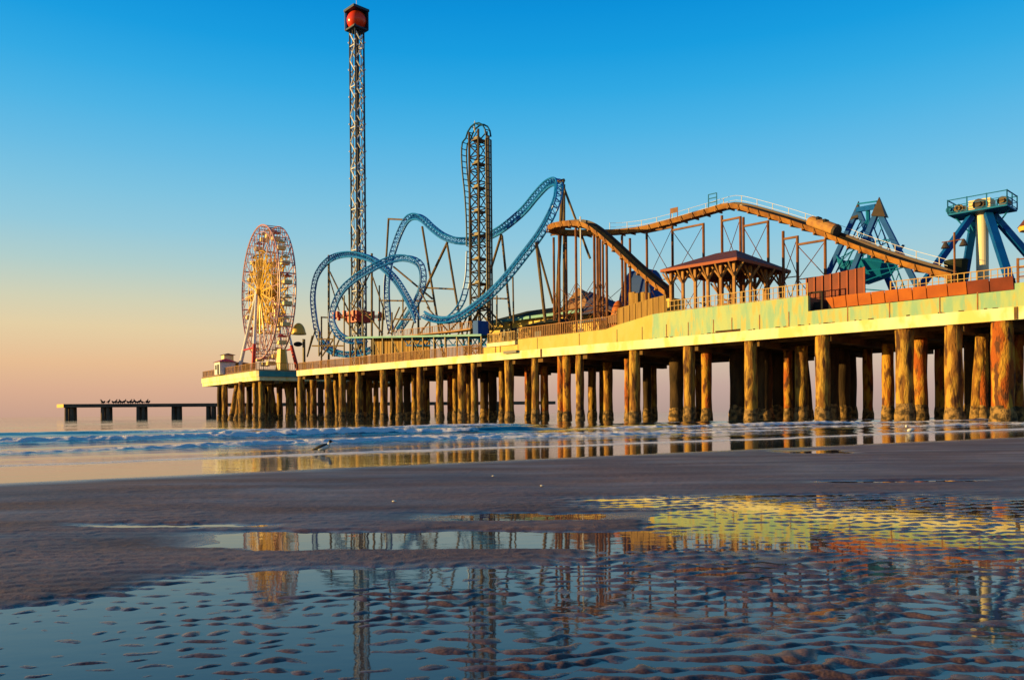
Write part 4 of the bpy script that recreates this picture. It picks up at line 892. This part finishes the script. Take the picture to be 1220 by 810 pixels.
# ------------------------------------------------------------------ swinging ship frame
ship = thing('swing_ship_ride', 'blue lattice double A-frame ride with dark pointed caps behind the chute', 'ride', L(sof(1035, 14), 14, DK))
def leg(t, a_, b_, wa, wb, r=.3, m='deepblue', n=8, name='leg', down=True):
    p = at(*a_, wa); q = at(*b_, wb)
    if down: q = p+(q-p)*((p.z-DK)/(p.z-q.z))
    MB().bar(p, q, r*1.6, r*1.6).build(name, M[m], t); return p, q
f1 = [leg(ship, (1045, 252), (1016, 322), 10, 10), leg(ship, (1047, 252), (1088, 332), 10, 10)]
f2 = [leg(ship, (1021, 252), (987, 325), 16, 16), leg(ship, (1023, 252), (1053, 322), 16, 16)]
mb = MB()
for (p, q), (p2, q2) in ((f1[0], f1[1]), (f2[0], f2[1])):
    for i in range(5):
        t0, t1 = .25+i*.12, .25+(i+1)*.12
        a_, b_ = (p.lerp(q, t0), p2.lerp(q2, t1)) if i % 2 else (p2.lerp(q2, t0), p.lerp(q, t1)); mb.tube(a_, b_, .06)
        if i % 2 == 0: mb.tube(p.lerp(q, t0), p2.lerp(q2, t0), .06)
mb.build('cross_bracing', M['tealstl'], ship)
mb = MB(); 
for a_, b_ in (((1036, 262), (1019, 325)), ((1042, 262), (1070, 335)), ((1030, 262), (1002, 320))):
    p = at(*a_, 12); q = at(*b_, 12); q = p+(q-p)*((p.z-DK)/(p.z-q.z))
    for o_ in (-.35, .35): mb.tube(p+U*o_, q+U*o_, .07)
    for i in range(12): mb.tube(p.lerp(q, i/12)-U*.35, p.lerp(q, (i+1)/12)+U*.35, .045, n=4)
mb.build('ladder_truss', M['tealstl'], ship)
MB().bar(at(1022, 250, 16), at(1045, 246, 10), .5, .5).build('axle_beam', M['deepblue'], ship)
MB().bar(at(1022, 243, 16), at(1045, 240, 10), .15, .15).build('top_rail', M['tealstl'], ship)
def cap(a_, b_, c_, w_):
    P = [at(*a_, w_), at(*b_, w_), at(*c_, w_)]; mb = MB(); Q = [p+WV*.9 for p in P]
    ap = (P[0]+Q[0])/2; P[0] = ap-WV*.1; Q[0] = ap+WV*.1
    return mb.add(P+Q, [(0, 1, 2), (5, 4, 3), (0, 3, 4, 1), (1, 4, 5, 2), (2, 5, 3, 0)]).build('peak_cap', M['bronze'], ship)
cap((1045.5, 234), (1037.5, 257), (1054.5, 258), 9.5); cap((1021, 239), (1012.5, 262), (1022, 259), 15.7)
mb = MB(); c = at(1036, 322, 13); n_ = 9; vs = []
hull = [(-5.5, 2.0), (-4.8, .2), (-3.5, -1.0), (0, -1.5), (3.5, -1.0), (4.8, .2), (5.5, 2.0)]
for x_, z_ in hull:
    k_ = 1-abs(x_)/7; vs += [c+U*x_*.62+UP*z_-WV*.2, c+U*x_*.62+UP*(z_*.3+1.5)-WV*1.5*k_, c+U*x_*.62+UP*(z_*.3+1.5)+WV*1.5*k_]
fs = []
for i in range(len(hull)-1):
    a_ = i*3; b_ = a_+3; fs += [(a_, b_, b_+1, a_+1), (a_, a_+2, b_+2, b_), (a_+1, b_+1, b_+2, a_+2)]
mb.add(vs, fs).build('ship_hull', M['tealstl'], ship); 
MB().tube(at(1034, 250, 13), c+UP*1.2, .22).build('swing_arm', M['tealstl'], ship)
# ------------------------------------------------------------------ tower-top ride on the right
rd = thing('swing_tower_ride', 'cream column with fanned blue legs and railed teal platform at far right', 'ride', L(sof(1170, 12), 12, DK))
ct_ = at(1170, 258, 12); MB().tube((ct_.x, ct_.y, DK), (ct_.x, ct_.y, ct_.z+.6), .52, n=20).build('column', M['cream'], rd, smooth=False)
for b_, wb, a_, wa in (((1104, 332), 8, (1157, 258), 11.5), ((1150, 325), 15, (1161, 258), 12.5), ((1199, 322), 8.5, (1177, 254), 11.5), ((1232, 312), 15, (1183, 256), 12.5)):
    p = at(*a_, wa); q = at(*b_, wb); q = p+(q-p)*((p.z-DK)/(p.z-q.z)); MB().bar(p, q, .62, .5).build('leg', M['deepblue'], rd)
zp = at(1170, 254, 12).z; sP = sw(ct_)[0]
q0, q1 = at(1136, 254, 12), at(1206, 250, 12)
s_l, s_r2 = sw(q0)[0], sw(q1)[0]
MB().pbox(s_r2, s_l, 10.4, 13.6, zp-.05, zp+.12).build('platform', M['tealstl'], rd)
railing(MB(), [L(s_r2, 10.4, zp+.1), L(s_l, 10.4, zp+.1), L(s_l, 13.6, zp+.1), L(s_r2, 13.6, zp+.1), L(s_r2, 10.4, zp+.1)], 1.25, 1.5, 0, mid=True).build('railing', M['tealstl'], rd)
MB().pbox(sP-.9, sP+.9, 11.2, 12.9, zp+.13, zp+1.15).pbox(sP+1.2, sP+2.1, 11.5, 12.6, zp+.13, zp+.8).build('gear_housing', M['gondola'], rd)
for i, (ds, r_) in enumerate(((-1.7, .42), (0, .5), (1.6, .4), (2.3, .34))):
    p = L(sP+ds*1.1, 11.7 if i == 1 else 12, zp+.65); MB().tube(p-WV*.8, p+WV*.6, r_, n=12).tube(p-WV*.95, p-WV*.8, r_*.5, n=10).build('drive_motor', M['sup'] if i in (0, 2) else M['bronze'] if i == 1 else M['tealstl'], rd)
mb = MB()
for x_ in (1138, 1150, 1192, 1203):
    p = at(x_, 256, 12); p.z = zp; mb.tube(p, Vector((ct_.x, ct_.y, zp-1.6)).lerp(p, .45)-UP*.8, .07)
mb.build('platform_strut', M['tealstl'], rd)
lp = thing('street_lamp', 'dark lamp post with bell shaped shade in front of the blue leg', 'lamp post', at(1137, 330, 4)); 
a_ = at(1137, 277, 4); mb = MB().tube((a_.x, a_.y, 10.3), a_, .09, n=8); mb.tube(a_-UP*.7-U*.75, a_-UP*.7+U*1.0, .05); mb.build('post', M['brown'], lp)
for ds in (-.72, .72):
    c = a_-UP*.95-U*ds; MB().tube(c+UP*.25, c-UP*.3, .1, .36, n=12).build('lamp_shade', M['darkst'], lp)
c = at(1139, 322, 9); mb = MB().tube((c.x, c.y, c.z-1.2), (c.x, c.y, c.z+.9), .75, 1.0, n=12); tag(mb.build('ride_bucket', M['roofd'], base=(c.x, c.y, c.z-1.2)), 'dark green tub hanging behind the bell shaded lamp', 'tub')
c = at(1229, 264, 6); t = thing('kiosk_roof', 'yellow pointed roof tip cut by the right edge', 'kiosk', L(sw(c)[0], 6, DK)); MB().tube(c-UP*.4, c+UP*.9, 1.05, .05, n=8).build('roof', M['roofm'], t); MB().tube(c-UP*.75, c-UP*.402, .9, 1.0, n=8).build('eave', M['gold'], t); MB().tube((c.x, c.y, DK), c-UP*.75, .25).build('pole', M['sup'], t)
# ------------------------------------------------------------------ old fishing jetty and its birds
j0, j1 = atY(79, 481, 236), atY(660, 480, 262); j0.z = j1.z = 0
jt = thing('fishing_jetty', 'low dark concrete jetty running out left of the pier head', 'jetty', j0.lerp(j1, .5))
d = (j1-j0).normalized(); nj = Vector((d.y, -d.x, 0))
MB().bar(j0+UP*4.2, j1+UP*4.2, 4.5, 1.0).build('deck', M['jetty'], jt)
q_ = [j0+nj*2.25, j0-nj*2.25, j0-nj*2.25-d*3.4]; q_ = q_ if (q_[1]-q_[0]).cross(q_[2]-q_[1]).z > 0 else q_[::-1]
MB().prism([(p.x, p.y) for p in q_], 3.7, 4.7).build('deck_end', M['gold'], jt, label='end of the deck with sunlight put into its yellow colour')  # gold instead of concrete paints the low sun onto this end
k = 0; t = 1.2
while t < (j1-j0).length:
    for ow in (-1.3, 1.3):
        for ol in (-.75, .75):
            q = j0+d*(t+ol)+nj*ow; MB().tube((q.x, q.y, -1), (q.x, q.y, 3.7), .55, .5, n=8).build('piling', M['jetty'], jt)
    t += 9.9
birds = [121.5, 123.5, 129.5, 135, 138, 141, 143.5, 146, 148.5, 152.5, 155.5, 158, 161, 164, 166.5, 169.5, 175, 177]
def bird(px, face, up):
    p = atY(px, 480, j0.lerp(j1, (px-72)/588).y); p.z = 4.7; b_ = MB(); hh = .42 if up else .3; base_z = p.copy()
    b_.ball(p+UP*hh, .30, .15, .17, n=8, m=6, rot=0 if face > 0 else math.pi, pitch=.9 if up else .25); b_.ball(p+UP*(hh+.32 if up else hh+.18)+Vector((.18*face, 0, 0)), .1, n=7, m=5)
    b_.tube(p+UP*(hh+.1)+Vector((.1*face, 0, 0)), p+UP*(hh+.32 if up else hh+.18)+Vector((.18*face, 0, 0)), .08); b_.tube(p+UP*(hh+.32 if up else hh+.18)+Vector((.2*face, 0, 0)), p+UP*(hh+.3 if up else hh+.15)+Vector((.42*face, 0, 0)), .035, .01)
    b_.tube(p, p+UP*.25, .02); b_.tube(p+Vector((.07, 0, 0)), p+UP*.25, .02); b_.tube(p+UP*hh-Vector((.2*face, 0, 0)), p+UP*(hh-.18)-Vector((.5*face, 0, 0)), .07, .03)
    b_.v = [tuple(p[i]+(v[i]-p[i])*1.7 for i in range(3)) for v in b_.v]
    return b_.build('bird', M['bird'], base=p, smooth=True)
for i, px in enumerate(birds):
    tag(bird(px, 1 if i % 3 else -1, i % 2 == 0), 'small dark bird standing in the row on the jetty deck', 'bird', 'birds on the jetty')
# gull at the water's edge
g0 = atY(385.5, 541, 20.6); g0.z = .0; gl = thing('gull', 'dark winged gull with white belly standing at the water edge', 'bird', g0)
c = g0+UP*.15; MB().ball(c, .17, .075, .07, n=14, m=10, pitch=.3).build('body', M['birdw'], gl, smooth=True)
b_ = MB(); b_.ball(c+Vector((-.05, 0, .025)), .19, .082, .055, n=12, m=8, pitch=.3); b_.tube(c+Vector((-.16, 0, -.03)), c+Vector((-.30, 0, -.06)), .045, .01); b_.build('wing', M['bird'], gl, smooth=True)
MB().tube(c+Vector((.12, 0, .04)), c+Vector((.165, 0, .13)), .045, .04, n=10).build('neck', M['birdw'], gl, smooth=True)
MB().ball(c+Vector((.175, 0, .155)), .05, .04, .04).build('head', M['bird'], gl, smooth=True)
MB().tube(c+Vector((.21, 0, .15)), c+Vector((.28, 0, .14)), .014, .004).build('bill', M['bill'], gl)
for o_ in (-.025, .025): MB().tube(g0+Vector((.02, o_, -.02)), c+Vector((.02, o_, -.05)), .008).build('leg', M['bird'], gl)
g1 = atY(1085, 514, 34.5); g1.z = .02; gl = thing('gull', 'pale gull sitting in the shallows at the right', 'bird', g1)
MB().ball(g1+UP*.10, .16, .08, .08, n=12, m=8, pitch=.2).build('body', M['birdw'], gl, smooth=True); MB().ball(g1+Vector((-.18, 0, .26)), .06).build('head', M['birdw'], gl, smooth=True)
MB().tube(g1+Vector((-.22, 0, .25)), g1+Vector((-.31, 0, .24)), .015, .005).build('bill', M['bill'], gl)
for px, py, lb in ((646, 581, 'white shell lying on bare sand under the yellow pool glow'), (588, 569, 'pale flat shell on the sand near the shore at centre'), (470, 600, 'small white shell on the dark sand left of centre')):
    Yp = 950/(py-(497-.0085*px)); p = atY(px, py, Yp); p.z = .03; s_ = MB().ball(p, .03, .02, .01, n=12, m=6)
    tag(s_.build('shell', M['shell'], base=p, smooth=True), lb, 'shell')
for o in bpy.data.objects:
    if '_o' in o: del o['_o']
sc.cycles.use_denoising = True
